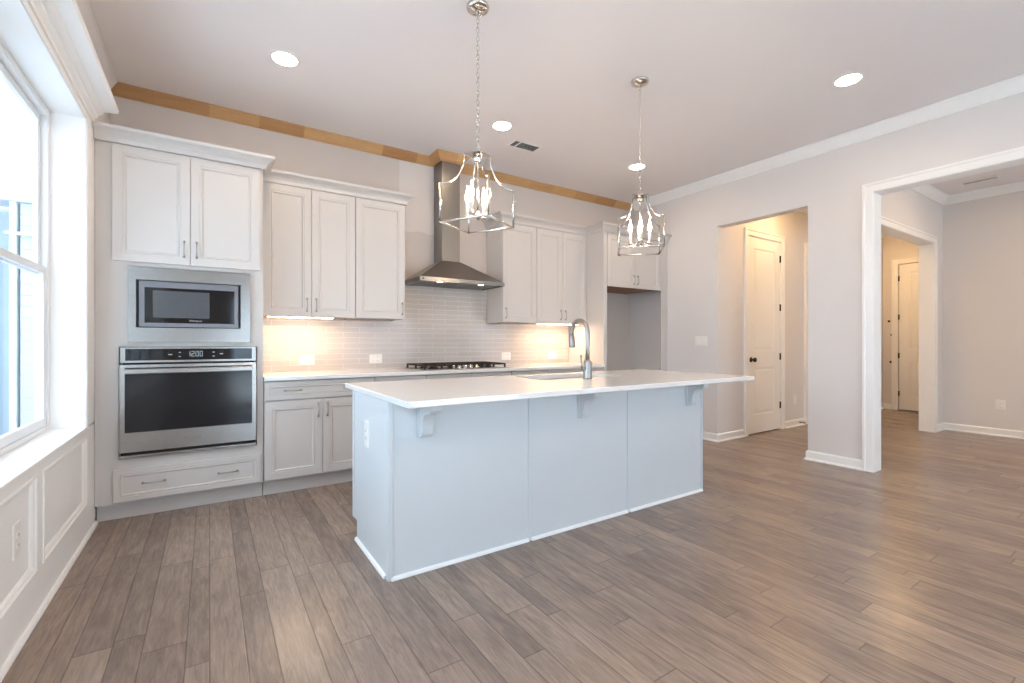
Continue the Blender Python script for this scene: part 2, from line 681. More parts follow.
# dining room walls, vestibule and foyer walls
DO0, DO1, DOZ = 6.10, 7.90, 2.47
bm = bmesh.new()
bx(bm, XR2, DO0, YD0, YD1, 0, ZC)
bx(bm, DO1, XF, YD0, YD1, 0, ZC)
bx(bm, DO0, DO1, YD0, YD1, DOZ, ZC)  # unseen pale slab, added to bounce sunlight up onto the ceiling
struct('wall_dining_back', bm, M_WALL)
struct('wall_dining_side', box(XD, XD + .14, YR, YD0, 0, ZC), M_WALL)
bm = bmesh.new()
bx(bm, XR2, 5.665, YV, YV + .12, 0, ZC)
bx(bm, 6.475, XF, YV, YV + .12, 0, ZC)
bx(bm, 5.665, 6.475, YV, YV + .12, 2.535, ZC)
bx(bm, 5.5, 6.6, YV + .12, YV + .2, 0, ZC)
struct('wall_hall', bm, M_WALL)
bm = bmesh.new()
bx(bm, XF, XF + .14, YD1, YV + .12, 2.53, ZC)
bx(bm, XF, XF + .14, 3.015, YV + .12, 0, 2.53)
bx(bm, XF, XF + .14, YD0, 2.10, 0, 2.53)
bx(bm, XF + .14, XF + .2, YD0, YV, 0, ZC)
struct('wall_foyer', bm, M_WALL)

# ---------------------------------------------------------------- wainscot, window trim on the left wall
xw = XL - .015
bm = bmesh.new()
YA, YE = YR, 3.99
bx(bm, xw, XL, YA, YE, 0.0, 0.195)                         # bottom rail (above baseboard)
bx(bm, xw, XL, YA, YE, 0.61, WZ0 - .02)                    # top rail
PY = [(3.725, 2.86), (2.765, 1.90), (1.805, 0.94), (0.845, -0.02), (-0.115, -0.98)]
bx(bm, xw, XL, PY[0][0], YE, 0.195, 0.61)
for (a, b), (c, d) in zip(PY, PY[1:]):
    bx(bm, xw, XL, c, b, 0.195, 0.61)
bx(bm, xw, XL, YA, PY[-1][1], 0.195, 0.61)
bx(bm, xw - .001, xw + .0015, YA, YE, .19, .62)
for a, b in PY:                                            # panel mouldings
    prof = [(0, 0), (0.0, .018), (0.008, .020), (0.016, .014), (0.026, .011), (0.036, .003), (0.036, 0)]
    sweep(bm, [(b, .195), (a, .195), (a, .61), (b, .61)], prof, lambda p, q, h: (xw + h, p, q), closed=True)
struct('trim_1', bm, M_TRIM)

# baseboards
BPROF = [(0, 0), (0.014, 0), (0.014, 0.075), (0.011, 0.084), (0.006, 0.09), (0.0, 0.092)]
SHOE = [(0.014, 0), (0.027, 0), (0.026, 0.009), (0.021, 0.016), (0.014, 0.019)]
ident = lambda p, q, h: (p, q, h)


def baseboard(name, path):
    b = bmesh.new()
    sweep(b, path, BPROF, ident)
    sweep(b, path, SHOE, ident)
    return struct(name, b, M_TRIM)


# left of path = room side
bm = bmesh.new()
sweep(bm, [(XL, 3.985), (XL, YR)], [(0, 0), (.016, 0), (.015, .010), (.010, .018), (0, .021)], ident)
struct('baseboard_left', bm, M_TRIM)
baseboard('baseboard_right', [(5.585, YV), (XR, YV), (XR, 3.93)])
baseboard('baseboard_pier', [(XR, 1.772), (XR, PO0), (XR2, PO0)])
baseboard('baseboard_hall', [(7.125, YV), (6.57, YV)])
baseboard('baseboard_foyer', [(XF, 3.10), (XF, YV), (7.35, YV)])
baseboard('baseboard_dining', [(XD, YR), (XD, YD0), (8.0, YD0)])

# crown mouldings
CPROF = [(0, -.10), (.012, -.10), (.016, -.088), (.026, -.078), (.052, -.046), (.070, -.022), (.078, -.016), (.085, -.012), (.085, 0), (0, 0)]
zc = lambda p, q, h: (p, q, ZC - .001 + h)
bm = bmesh.new()
sweep(bm, [(XR, YR), (XR, YB - .088)], CPROF, zc)
struct('trim_2', bm, M_TRIM)
bm = bmesh.new()
sweep(bm, [(XL - .015, YB - .076), (XL - .015, YR)], [(o * .68, h) for o, h in CPROF], zc)
struct('trim_3', bm, M_WALL)
bm = bmesh.new()
sweep(bm, [(XD, YR), (XD, YD0), (XR2, YD0)], CPROF, zc)
struct('trim_4', bm, M_TRIM)
bm = bmesh.new()
sweep(bm, [(XF, YD1), (XF, YV), (XR2, YV)], CPROF, zc)
struct('trim_5', bm, M_TRIM)
# raw pine crown along the back wall, mitred round the hood chimney
CHX0, CHX1, CHY = 2.005, 2.212, 4.375
PPROF = [(0, -.082), (.010, -.082), (.011, -.075), (.017, -.073), (.019, -.066), (.026, -.063), (.030, -.056), (.048, -.036), (.054, -.024), (.060, -.022), (.062, -.014), (.070, -.012), (.072, 0), (0, 0)]
bm = bmesh.new()
sweep(bm, [(XR, YB), (CHX1 + .012, YB), (CHX1 + .012, CHY - .006), (CHX0 - .012, CHY - .006), (CHX0 - .012, YB), (XL - .015, YB)], PPROF, zc)
struct('trim_6', bm, M_PINE)

# cased opening on the right: flat jamb lining and casing with a back band
CW = 0.085
CASP = [(0, 0), (0, .014), (.006, .018), (.060, .020), (.066, .026), (CW, .026), (CW, 0)]


def casing_opening(name, y0, y1, zt, x_face, m=M_TRIM):
    b = bmesh.new()
    sweep(b, [(y1, 0.0), (y1, zt), (y0, zt), (y0, 0.0)], [(-o, h) for o, h in CASP], lambda p, q, h: (x_face - h, p, q))
    return b


bm = casing_opening('x', CO0, CO1, COZ, XR)
bx(bm, XR - .001, XR2 + .001, CO1 - .001, CO1 + .016, 0, COZ)
bx(bm, XR - .001, XR2 + .001, CO0 - .016, CO0 + .001, 0, COZ)
bx(bm, XR - .001, XR2 + .001, CO0 - .016, CO1 + .016, COZ - .001, COZ + .016)
sweep(bm, [(CO1, 0.0), (CO1, COZ), (CO0, COZ), (CO0, 0.0)], [(-o, h) for o, h in CASP], lambda p, q, h: (XR2 + h, p, q))
struct('trim_7', bm, M_TRIM)
# cased opening between dining room and foyer
bm = bmesh.new()
for yy, sg in ((YD0, -1), (YD1, 1)):
    sweep(bm, [(DO1, 0.0), (DO1, DOZ), (DO0, DOZ), (DO0, 0.0)], [(-o, h) for o, h in CASP], lambda p, q, h: (p, yy + sg * h, q))
bx(bm, DO1 - .001, DO1 + .016, YD0 - .001, YD1 + .001, 0, DOZ)
bx(bm, DO0 - .016, DO0 + .001, YD0 - .001, YD1 + .001, 0, DOZ)
bx(bm, DO0 - .016, DO1 + .016, YD0 - .001, YD1 + .001, DOZ - .001, DOZ + .016)
struct('trim_8', bm, M_TRIM)

# window bank: recess lining, casing edge, stool and the projecting cornice
XWF = -0.775                                    # inner face of the window frames
bm = bmesh.new()
bx(bm, -.834, XL - .001, WY1 - .003, WY1 + .016, WZ0, WZ1 + .016)
bx(bm, -.834, XL - .001, WY0 - .016, WY0 + .003, WZ0, WZ1 + .016)
bx(bm, -.834, XL - .001, WY0 - .016, WY1 + .016, WZ1 - .003, WZ1 + .016)
bx(bm, xw, XL, WY1 + .016, 3.99, WZ0, 2.62)                       # side casing
bx(bm, XL - .001, XL + .006, WY1 + .002, WY1 + .022, WZ0, WZ1 + .02, bev=.002)
bx(bm, XL - .001, XL + .006, WY0 - .04, WY1 + .022, WZ1 + .002, WZ1 + .022, bev=.002)
bx(bm, xw, XL, WY0 - .12, WY0 - .016, WZ0, 2.62)
bx(bm, xw, XL, WY0 - .016, WY1 + .016, WZ1 + .016, 2.62)
struct('trim_9', bm, M_TRIM)
bm = bmesh.new()
bx(bm, -.80, XL + .010, WY0 - .03, WY1 + .03, WZ0 - .022, WZ0, bev=.003)
struct('trim_10', bm, M_TRIM)
HPROF = [(0, 2.565), (.010, 2.565), (.014, 2.578), (.030, 2.590), (.034, 2.604), (.044, 2.608), (.060, 2.622), (.064, 2.634), (.128, 2.640), (.134, 2.650), (.134, 2.664), (0, 2.668)]
bm = bmesh.new()
sweep(bm, [(XL, 3.86), (XL, WY0 - .12)], HPROF, ident)
struct('trim_11', bm, M_TRIM)


def double_hung(n, y0, y1):
    """vinyl double-hung window, faces +X, frame between y0 and y1"""
    fr = bmesh.new()
    f = .045
    for a, b in ((y0, y0 + f), (y1 - f, y1)):
        bx(fr, -.832, XWF, a, b, WZ0, WZ1, bev=.003)
    bx(fr, -.832, XWF, y0 + f, y1 - f, WZ1 - f, WZ1, bev=.003)
    bx(fr, -.832, XWF, y0 + f, y1 - f, WZ0, WZ0 + .028, bev=.003)
    w = struct('window_%d' % n, fr, M_VINYL)
    ORI[w] = Vector((0, 0, 0))
    zm = 1.595
    for nm, xa, xb, za, zb in (('upper_sash', -.828, -.806, zm - .035, WZ1 - f), ('lower_sash', -.804, -.782, WZ0 + .028, zm + .012)):
        s = bmesh.new()
        st = .040
        bx(s, xa, xb, y0 + f, y0 + f + st, za, zb, bev=.003)
        bx(s, xa, xb, y1 - f - st, y1 - f, za, zb, bev=.003)
        bx(s, xa, xb, y0 + f + st, y1 - f - st, za, za + (.05 if nm[0] == 'l' else .04), bev=.003)
        bx(s, xa, xb, y0 + f + st, y1 - f - st, zb - .04, zb, bev=.003)
        so = obj(nm, s, M_VINYL, w)
        xm = (xa + xb) / 2
        obj('pane', box(xm - .003, xm + .003, y0 + f + st - .004, y1 - f - st + .004, za + .03, zb - .03), M_GLASS, so)
    return w


wid = (WY1 - WY0) / 5
for i in range(5):
    double_hung(i + 1, WY1 - (i + 1) * wid + .001, WY1 - i * wid - .001)


def rear_window(n, a, b, c, d, cols):
    fr = bmesh.new()
    f = .06
    y0, y1 = YR - .10, YR - .04
    bx(fr, a, b, y0, y1, c, c + f)
    bx(fr, a, b, y0, y1, d - f, d)
    step = (b - a) / cols
    for i in range(cols + 1):
        xm = a + i * step
        bx(fr, max(a, xm - f / 2), min(b, xm + f / 2), y0, y1, c + f, d - f)
    w = struct('window_%d' % n, fr, M_VINYL)
    ORI[w] = Vector((0, 0, 0))
    obj('pane', box(a + .02, b - .02, YR - .073, YR - .067, c + .02, d - .02), M_GLASS, w)


rear_window(6, *RO[0], 2)
rear_window(7, *RO[1], 2)
rear_window(8, *RO[2], 2)


# ---------------------------------------------------------------- doors
DPAN = [(.0, 0), (.004, -.006), (.012, -.008), (.024, -.008), (.040, -.002), (.05, -.002)]


def door_leaf(w, h, mp, panels, t=.035):
    """two-panel moulded door: slab with raised panels standing in sunken frames"""
    bm = bmesh.new()
    xs = sorted({0, w} | {v for p in panels for v in (p[0], p[1])})
    zs = sorted({0, h} | {v for p in panels for v in (p[2], p[3])})
    for i in range(len(xs) - 1):
        for j in range(len(zs) - 1):
            a, b, c, d = xs[i], xs[i + 1], zs[j], zs[j + 1]
            if any(p[0] <= a and b <= p[1] and p[2] <= c and d <= p[3] for p in panels):
                continue
            vs = [bm.verts.new(mp(*q)) for q in ((a, c, 0), (b, c, 0), (b, d, 0), (a, d, 0))]
            bm.faces.new(vs)
    for a, b, c, d in panels:
        prev = None
        for ins, dep in DPAN:
            r = [bm.verts.new(mp(*q, dep)) for q in ((a + ins, c + ins), (b - ins, c + ins), (b - ins, d - ins), (a + ins, d - ins))]
            if prev:
                for j in range(4):
                    bm.faces.new((prev[j], prev[(j + 1) % 4], r[(j + 1) % 4], r[j]))
            prev = r
        bm.faces.new(prev)
    bk = [bm.verts.new(mp(*q, -t)) for q in ((0, 0), (w, 0), (w, h), (0, h))]
    bm.faces.new(bk[::-1])
    ft = [bm.verts.new(mp(*q, 0)) for q in ((0, 0), (w, 0), (w, h), (0, h))]
    for j in range(4):
        bm.faces.new((ft[j], ft[(j + 1) % 4], bk[(j + 1) % 4], bk[j]))
    bmesh.ops.remove_doubles(bm, verts=bm.verts[:], dist=1e-5)
    return bm


def hinge_bm(mp, a, z):
    b = bmesh.new()
    p0, p1 = mp(a, z - .045, .008), mp(a, z + .045, .008)
    tube(b, [p0, p1], .0085, 8)
    q = mp(a - .012, z - .045, .001)
    r = mp(a + .012, z + .045, .0035)
    bx(b, q[0], r[0], q[1], r[1], q[2], r[2])
    return b


# tall hall door (closed), hinges on the right, knob on the left
dx0, dx1, dz1 = 5.685, 6.455, 2.515
mpd = face_back(dx0, YV - .002, .012)
wd, hd = dx1 - dx0, dz1 - .012
d1 = struct('door_1', door_leaf(wd, hd, mpd, [(.135, wd - .135, .235, .835), (.135, wd - .135, 1.05, hd - .135)]), M_TRIM)
ORI[d1] = Vector((0, 0, 0))
for z in (.33, .985, 1.645, 2.30):
    obj('hinge', hinge_bm(lambda a, b, d: (dx0 + a, YV - .002 - d, b), wd + .004, z), M_BRONZE, d1)
kb = bmesh.new()
kx, kz = dx0 + .065, .955
kax = lambda c, s, h: (kx + c, YV - .002 - h, kz + s)
lathe(kb, 0, 0, [(.033, 0), (.033, .004), (.030, .008), (.012, .010), (.011, .026), (.018, .034), (.0285, .044), (.030, .053), (.026, .064), (.012, .069)], 20, kax)
obj('knob', kb, M_BRONZE, d1)
bm = bmesh.new()
sweep(bm, [(dx1 + .012, 0.0), (dx1 + .012, dz1 + .012), (dx0 - .012, dz1 + .012), (dx0 - .012, 0.0)], [(-o, h) for o, h in CASP], lambda p, q, h: (p, YV - h, q))
for a, b in ((5.665, dx0 - .003), (dx1 + .003, 6.475)):
    bx(bm, a, b, YV - .001, YV + .12, 0, dz1 + .003)
bx(bm, 5.665, 6.475, YV - .001, YV + .12, dz1 + .003, 2.535)
struct('trim_12', bm, M_TRIM)
# casing of the next door along the hall
bm = bmesh.new()
sweep(bm, [(8.05, 0.0), (8.05, 2.52), (7.215, 2.52), (7.215, 0.0)], [(-o, h) for o, h in CASP], lambda p, q, h: (p, YV - h, q))
struct('trim_13', bm, M_TRIM)
d3 = struct('door_3', door_leaf(.82, 2.50, face_back(7.222, YV - .003, .012), [(.135, .685, .235, .835), (.135, .685, 1.05, 2.365)], .003), M_TRIM)
ORI[d3] = Vector((0, 0, 0))
obj('hinge', hinge_bm(lambda a, b, d: (7.222 + a, YV - .003 - d, b), -.004, .985), M_BRONZE, d3)

# front door, hinges on its left, faces -X
fy0, fy1 = 2.10, 3.005
wf, hf = fy1 - fy0, 2.505
d2 = struct('door_2', door_leaf(wf, hf, face_right(XF - .002, fy0, .012), [(.14, wf - .14, .235, .84), (.14, wf - .14, 1.06, hf - .14)]), M_TRIM)
ORI[d2] = Vector((0, 0, 0))
for z in (.29, .945, 1.61, 2.28):
    obj('hinge', hinge_bm(lambda a, b, d: (XF - .002 - d, fy0 + a, b), wf + .004, z), M_BRONZE, d2)
bm = bmesh.new()
sweep(bm, [(fy1 + .012, 0.0), (fy1 + .012, 2.53), (fy0 - .01, 2.53), (fy0 - .01, 0.0)], [(-o, h) for o, h in CASP], lambda p, q, h: (XF - h, p, q))
struct('trim_14', bm, M_TRIM)

# ---------------------------------------------------------------- cabinets
CF = 3.94                 # front plane of doors on the tall and base cabinets
UF = 4.225                # front plane of the wall-cabinet doors
DT = .020                 # door thickness
RINGS = [(.052, 0), (.0545, -.003), (.060, -.003), (.0625, -.0005), (.068, -.0005), (.074, -.008), (.080, -.009)]
DRINGS = [(.030, 0), (.0325, -.003), (.037, -.003), (.0395, -.0005), (.044, -.0005), (.049, -.007), (.053, -.008)]


def pull_mesh(length, vertical):
    """bow-shaped cabinet pull with flared feet, origin at its centre, standing off towards -Y"""
    b = bmesh.new()
    h = length / 2
    pts, rad = [], []
    for i in range(13):
        t = -1 + 2 * i / 12
        a = t * h
        d = .012 + .014 * (1 - t * t)
        pts.append((0, -d, a) if vertical else (a, -d, 0))
        rad.append(.0032 + .0035 * abs(t) ** 2.5)
    tube(b, pts, rad, 8)
    for s in (-1, 1):
        a = s * h * .93
        p0, p1 = ((0, 0, a), (0, -.014, a)) if vertical else ((a, 0, 0), (a, -.014, 0))
        tube(b, [p0, p1], [.0075, .0055], 8)
    bmesh.ops.recalc_face_normals(b, faces=b.faces[:])
    me = bpy.data.meshes.new('pull')
    b.to_mesh(me)
    b.free()
    me.materials.append(M_NICKEL)
    return me


PULL_V = pull_mesh(.112, True)
PULL_H = pull_mesh(.125, False)


def pull(parent, x, y, z, vertical=True):
    o = bpy.data.objects.new('handle', PULL_V if vertical else PULL_H)
    COL.objects.link(o)
    o.parent = parent
    o.location = Vector((x, y, z)) - ORI[parent]
    return o


def cab_door(root, x0, x1, z0, z1, yf, hx=None, hz=None, m=M_CAB, name='door', drawer=False, handles=()):
    b = bmesh.new()
    panel(b, x1 - x0, z1 - z0, DT, DRINGS if drawer else RINGS, face_back(x0, yf, z0))
    d = obj(name, b, m, root)
    if hx is not None:
        pull(d, hx, yf, hz, not drawer)
    for h in handles:
        pull(d, h, yf, hz, not drawer)
    return d


# tall oven cabinet: open carcass so the appliances sit in real openings
OX0, OX1 = XL + .002, .340
oc = thing('oven_cabinet', 'tall white oven cabinet in the left corner holding microwave and wall oven', 'cabinet', (-.14, 4.25, 0))
yk = CF + DT
b = bmesh.new()
bx(b, OX0, -.50, yk, yk + .02, .115, 2.50)                  # left stile with filler
bx(b, .30, OX1, yk, yk + .02, .115, 2.50)
bx(b, -.50, .30, yk, yk + .02, .345, .405)
bx(b, -.50, .30, yk, yk + .02, 1.15, 1.182)
bx(b, -.50, .30, yk, yk + .02, 1.69, 2.50)
bx(b, -.50, .30, yk, yk + .02, .115, .345)
bx(b, -.50, -.430, yk, yk + .02, 1.182, 1.69)
bx(b, .232, .30, yk, yk + .02, 1.182, 1.69)
bx(b, OX0, OX0 + .018, yk + .02, YB - .004, .115, 2.50)
bx(b, OX1 - .018, OX1, yk + .02, YB - .004, .115, 2.50)
bx(b, OX0 + .018, OX1 - .018, yk + .02, YB - .004, 2.48, 2.50)
bx(b, OX0 + .018, OX1 - .018, yk + .02, YB - .004, 1.145, 1.160)
bx(b, OX0 + .018, OX1 - .018, yk + .02, YB - .004, .385, .400)
bx(b, OX0 + .018, OX1 - .018, yk + .02, YB - .004, .115, .13)
bx(b, OX0 + .018, OX1 - .018, YB - .02, YB - .004, .13, 2.48)
obj('body', b, M_CAB, oc)
obj('toe_kick', box(OX0, OX1, 4.018, 4.036, 0, .115), M_CAB, oc)
cab_door(oc, -.532, -.1135, 1.715, 2.478, CF, -.148, 1.825)
cab_door(oc, -.1105, .318, 1.715, 2.478, CF, -.076, 1.825)
cab_door(oc, -.527, .323, .127, .338, CF, None, .236, name='drawer', drawer=True, handles=(-.314, .113))

# cornice mouldings on top of the cabinets
KPROF = [(0, 0), (.014, 0), (.018, .012), (.022, .026), (.034, .046), (.052, .062), (.062, .066), (.070, .074), (.074, .090), (0, .090)]


def cornice(name, path, z, label):
    b = bmesh.new()
    sweep(b, path, [(-o, h) for o, h in KPROF], lambda p, q, h: (p, q, z + h))
    # flat top board behind the moulding
    return tag(obj(name, b, M_CAB), label, 'cornice')


cornice('cabinet_cornice', [(OX0, CF + .004), (OX1 + .002, CF + .004), (OX1 + .002, UF - .085)], 2.482, 'white crown moulding on top of the tall oven cabinet')
cornice('cabinet_cornice', [(.364, UF + .004), (1.557, UF + .004), (1.557, YB - .005)], 2.482, 'white crown moulding over the wall cabinets left of the hood')
cornice('cabinet_cornice', [(2.653, YB - .005), (2.653, UF + .004), (3.869, UF + .004), (3.869, CF + .004), (XR - .004, CF + .004)], 2.482, 'white crown moulding stepping over the cabinets right of the hood')


def wall_cabinet(x0, x1, doors, label, z0=1.395, z1=2.482, yf=UF, yb=YB - .004, m_under=M_UNDER):
    t = thing('wall_cabinet', label, 'cabinet', ((x0 + x1) / 2, (yf + yb) / 2, z0), 'wall cabinets over the counter')
    b = bmesh.new()
    ya = yf + DT + .001
    bx(b, x0, x0 + .018, ya, yb, z0, z1)
    bx(b, x1 - .018, x1, ya, yb, z0, z1)
    bx(b, x0 + .018, x1 - .018, ya, yb, z1 - .018, z1)
    bx(b, x0 + .018, x1 - .018, yb - .012, yb, z0 + .02, z1 - .018)
    bx(b, x0 + .018, x1 - .018, ya, ya + .02, z0, z0 + .034)
    obj('body', b, M_CAB, t)
    obj('underside', box(x0 + .018, x1 - .018, ya + .02, yb - .002, z0 + .016, z0 + .030), m_under, t, label='brown wood underside')
    for a, c, hx in doors:
        cab_door(t, a, c, z0 + .004, z1 - .004, yf, hx, z0 + .10)
    return t


wall_cabinet(.360, 1.094, [(.362, .7265, .692), (.7295, 1.092, .765)], 'white wall cabinet with two doors beside the tall oven cabinet')
wall_cabinet(1.096, 1.555, [(1.098, 1.553, 1.527)], 'narrow white wall cabinet with one door just left of the range hood')
wall_cabinet(2.655, 3.108, [(2.657, 3.106, 2.690)], 'narrow white wall cabinet with one door just right of the range hood')
wall_cabinet(3.110, 3.871, [(3.112, 3.4885, 3.455), (3.4915, 3.869, 3.525)], 'white wall cabinet with two doors beside the refrigerator alcove')

# fillers between the tall cabinet and the wall cabinets are part of the neighbouring carcass

# refrigerator surround: tall side panel, cabinet above, right stile
fc = thing('refrigerator_surround', 'white tall panelled surround with two doors above the empty refrigerator alcove', 'cabinet', (4.45, 4.25, 0))
obj('side_panel', box(3.873, 3.928, CF, YB - .004, 0, 2.482, bev=.001), M_CAB, fc)
b = bmesh.new()
bx(b, 4.900, XR - .003, CF, CF + .02, 0.095, 2.482)
bx(b, 4.930, 4.942, CF - .006, CF, 0.1, 2.482)
bx(b, 4.900, 4.918, CF + .02, YB - .004, 1.845, 2.482)
obj('end_stile', b, M_CAB, fc)
b = bmesh.new()
ya = CF + DT + .001
bx(b, 3.929, 4.899, ya, ya + .02, 1.85, 2.482)
bx(b, 3.929, 4.899, ya + .02, YB - .006, 2.46, 2.482)
bx(b, 3.929, 4.899, YB - .02, YB - .006, 1.87, 2.46)
obj('body', b, M_CAB, fc)
obj('underside', box(3.929, 4.899, ya + .02, YB - .021, 1.855, 1.869), M_UNDER, fc, label='brown wood underside')
cab_door(fc, 3.935, 4.413, 1.845, 2.475, CF, 4.380, 1.945)
cab_door(fc, 4.416, 4.894, 1.845, 2.475, CF, 4.449, 1.945)


def base_cabinet(x0, x1, fronts, label, end=None):
    t = thing('base_cabinet', label, 'cabinet', ((x0 + x1) / 2, 4.25, 0), 'base cabinets under the back counter')
    b = bmesh.new()
    ya = CF + DT + .001
    bx(b, x0, x1, ya, YB - .006, .115, .884)
    obj('body', b, M_CAB, t)
    obj('toe_kick', box(x0, x1, 4.018, 4.036, 0, .115), M_CAB, t)
    for kind, a, c, z0, z1, h in fronts:
        if kind == 'drawer':
            cab_door(t, a, c, z0, z1, CF, None, (z0 + z1) / 2, name='drawer', drawer=True, handles=h)
        else:
            cab_door(t, a, c, z0, z1, CF, h, z1 - .085)
    return t


def two_door(x0, x1, hs):
    m = (x0 + x1) / 2
    return [('drawer', x0 + .004, x1 - .003, .735, .876, hs), ('door', x0 + .004, m - .0015, .127, .725, m - .035), ('door', m + .0015, x1 - .003, .127, .725, m + .035)]


def one_door(x0, x1, s):
    return [('drawer', x0 + .003, x1 - .003, .735, .876, ((x0 + x1) / 2,)), ('door', x0 + .003, x1 - .003, .127, .725, (x1 - .04) if s else (x0 + .04))]


base_cabinet(.345, 1.182, two_door(.345, 1.182, (.545, .985)), 'white base cabinet with one wide drawer and two doors beside the oven cabinet')
base_cabinet(1.184, 1.650, one_door(1.184, 1.650, True), 'white base cabinet just left of the cooktop, behind the island')
base_cabinet(1.652, 2.580, [('drawer', 1.655, 2.1145, .735, .876, ()), ('drawer', 2.1175, 2.577, .735, .876, ()), ('door', 1.655, 2.1145, .127, .725, 2.08), ('door', 2.1175, 2.577, .127, .725, 2.152)], 'white base cabinet straight below the cooktop, behind the island')
base_cabinet(2.582, 3.045, one_door(2.582, 3.045, False), 'white base cabinet just right of the cooktop, behind the island')
base_cabinet(3.047, 3.871, two_door(3.047, 3.871, (3.26, 3.66)), 'white base cabinet beside the refrigerator alcove, behind the island')

# ---------------------------------------------------------------- back counter and tile
ct = tag(obj('countertop', box(.343, 3.871, 3.912, YB - .012, .8855, .916, bev=.0025, seg=2), M_QUARTZ), 'long white quartz worktop along the back wall under the cabinets', 'countertop')
b = bmesh.new()
bx(b, .343, 3.871, YB - .010, YB - .001, .9165, 1.393)
bx(b, 1.559, 2.651, YB - .010, YB - .001, 1.393, 1.800)
tag(obj('backsplash', b, M_TILE), 'pale grey brick-pattern tile backsplash between the worktop and wall cabinets', 'backsplash')

# ---------------------------------------------------------------- wall oven
ov = thing('wall_oven', 'stainless steel built-in wall oven with black glass under the microwave', 'oven', (-.10, CF, .405))
vx0, vx1 = -.492, .292
yo = CF - .004
b = bmesh.new()
bx(b, vx0 + .012, vx1 - .012, yo + .03, YB - .08, .415, 1.135)
obj('body', b, M_DARK, ov)
b = bmesh.new()
bx(b, vx0, vx1, yo, yo + .022, 1.040, 1.146, bev=.002)
cp = obj('control_panel', b, M_STEEL, ov)
cg = obj('panel_glass', box(vx0 + .028, vx1 - .028, yo - .002, yo, 1.056, 1.134), M_BLACKGLASS, cp)
gy = yo - .0028


def ink(b, x, z, w, h):
    bx(b, x - w / 2, x + w / 2, gy, gy + .0008, z - h / 2, z + h / 2)


for dx, seg in ((-.036, 'bc'), (-.012, 'abged'), (.012, 'abcdef'), (.036, 'abcdef')):   # seven-segment figures
    b = bmesh.new()
    x, z, s_ = -.085 + dx, 1.098, .0085
    for q, ox, oz, w_, h_ in (('a', 0, 2, .0175, .0035), ('g', 0, 0, .0175, .0035), ('d', 0, -2, .0175, .0035), ('b', .007, 1, .0035, .0175), ('c', .007, -1, .0035, .0175), ('f', -.007, 1, .0035, .0175), ('e', -.007, -1, .0035, .0175)):
        if q in seg:
            ink(b, x + ox, z + oz * s_, w_, h_)
    obj('clock_digit', b, M_GRIP, cp)
for x, z, w in ((-.225, 1.094, .022), (-.172, 1.108, .012), (-.172, 1.080, .012), (.025, 1.108, .012), (.025, 1.080, .012), (.072, 1.096, .020)):
    b = bmesh.new()
    ink(b, x, z, w, .006)
    obj('key_mark', b, M_GRIP, cp)
b = bmesh.new()
yd = yo - .022
panel(b, vx1 - vx0, 1.030 - .452, .04, [(.01, 0)], face_back(vx0, yd, .452))
dr = obj('oven_door', b, M_STEEL, ov)
obj('door_window', box(vx0 + .028, vx1 - .028, yd - .003, yd + .001, .582, 1.010, bev=.001), M_OVENGLASS, dr)
b = bmesh.new()
bx(b, vx0 + .028, vx1 - .028, yd - .052, yd - .026, .968, 1.004, bev=.007, seg=3)
for x in (vx0 + .05, vx1 - .05):
    bx(b, x - .012, x + .012, yd - .03, yd, .974, .998, bev=.003)
obj('handle', b, M_STEEL, dr)
b = bmesh.new()
bx(b, vx0 + .004, vx1 - .004, yo + .004, yo + .02, .434, .449)
obj('vent_slot', b, M_DARK, ov)
obj('bottom_trim', box(vx0, vx1, yo - .014, yo + .02, .414, .434, bev=.003), M_STEEL, ov)


def lettering(txt, size, loc, rot, m, parent, name='logo'):
    cu = bpy.data.curves.new('letters', 'FONT')
    cu.body = txt
    cu.size = size
    cu.align_x = 'CENTER'
    cu.align_y = 'CENTER'
    cu.extrude = .0004
    tmp = bpy.data.objects.new('letters', cu)
    COL.objects.link(tmp)
    dg = bpy.context.evaluated_depsgraph_get()
    me = bpy.data.meshes.new_from_object(tmp.evaluated_get(dg))
    bpy.data.objects.remove(tmp)
    bpy.data.curves.remove(cu)
    me.name = name
    me.materials.clear()
    me.materials.append(m)
    o = bpy.data.objects.new(name, me)
    COL.objects.link(o)
    o.parent = parent
    o.location = Vector(loc) - ORI[parent]
    o.rotation_euler = rot
    return o


M_EMBOSS = mat('embossed_mark', srgb(120, 118, 116), 0.4, 0.8, noise=0.02)
lettering('Whirlpool', .024, (-.10, yd - .001, .520), (PI / 2, 0, 0), M_EMBOSS, dr)

# ---------------------------------------------------------------- built-in microwave
mw = thing('microwave', 'stainless steel framed built-in microwave above the wall oven', 'microwave', (-.10, CF, 1.17))
mx0, mx1, mz0, mz1 = -.450, .252, 1.178, 1.683
ym = CF - .010
ix0, ix1, iz0, iz1 = -.408, .192, 1.277, 1.597
b = bmesh.new()
outer = [(mx0, mz0), (mx1, mz0), (mx1, mz1), (mx0, mz1)]
bx(b, mx0, ix0, ym, ym + .028, mz0, mz1)
bx(b, ix1, mx1, ym, ym + .028, mz0, mz1)
bx(b, ix0, ix1, ym, ym + .028, mz0, iz0)
bx(b, ix0, ix1, ym, ym + .028, iz1, mz1)
obj('trim_frame', b, M_STEEL, mw)
obj('body', box(ix0 + .004, ix1 - .004, ym + .012, YB - .12, iz0 + .004, iz1 - .004), M_DARK, mw)
b = bmesh.new()
panel(b, ix1 - ix0 - .028, iz1 - iz0 - .010, .012, [(.02, 0)], face_back(ix0 + .014, ym + .004, iz0 + .005))
md = obj('microwave_door', b, mat('microwave_silver', srgb(128, 126, 130), .35, .8, noise=.03), mw)
obj('door_glass', box(ix0 + .044, ix1 - .040, ym + .0025, ym + .0045, iz0 + .033, iz1 - .048), M_BLACKGLASS, md)
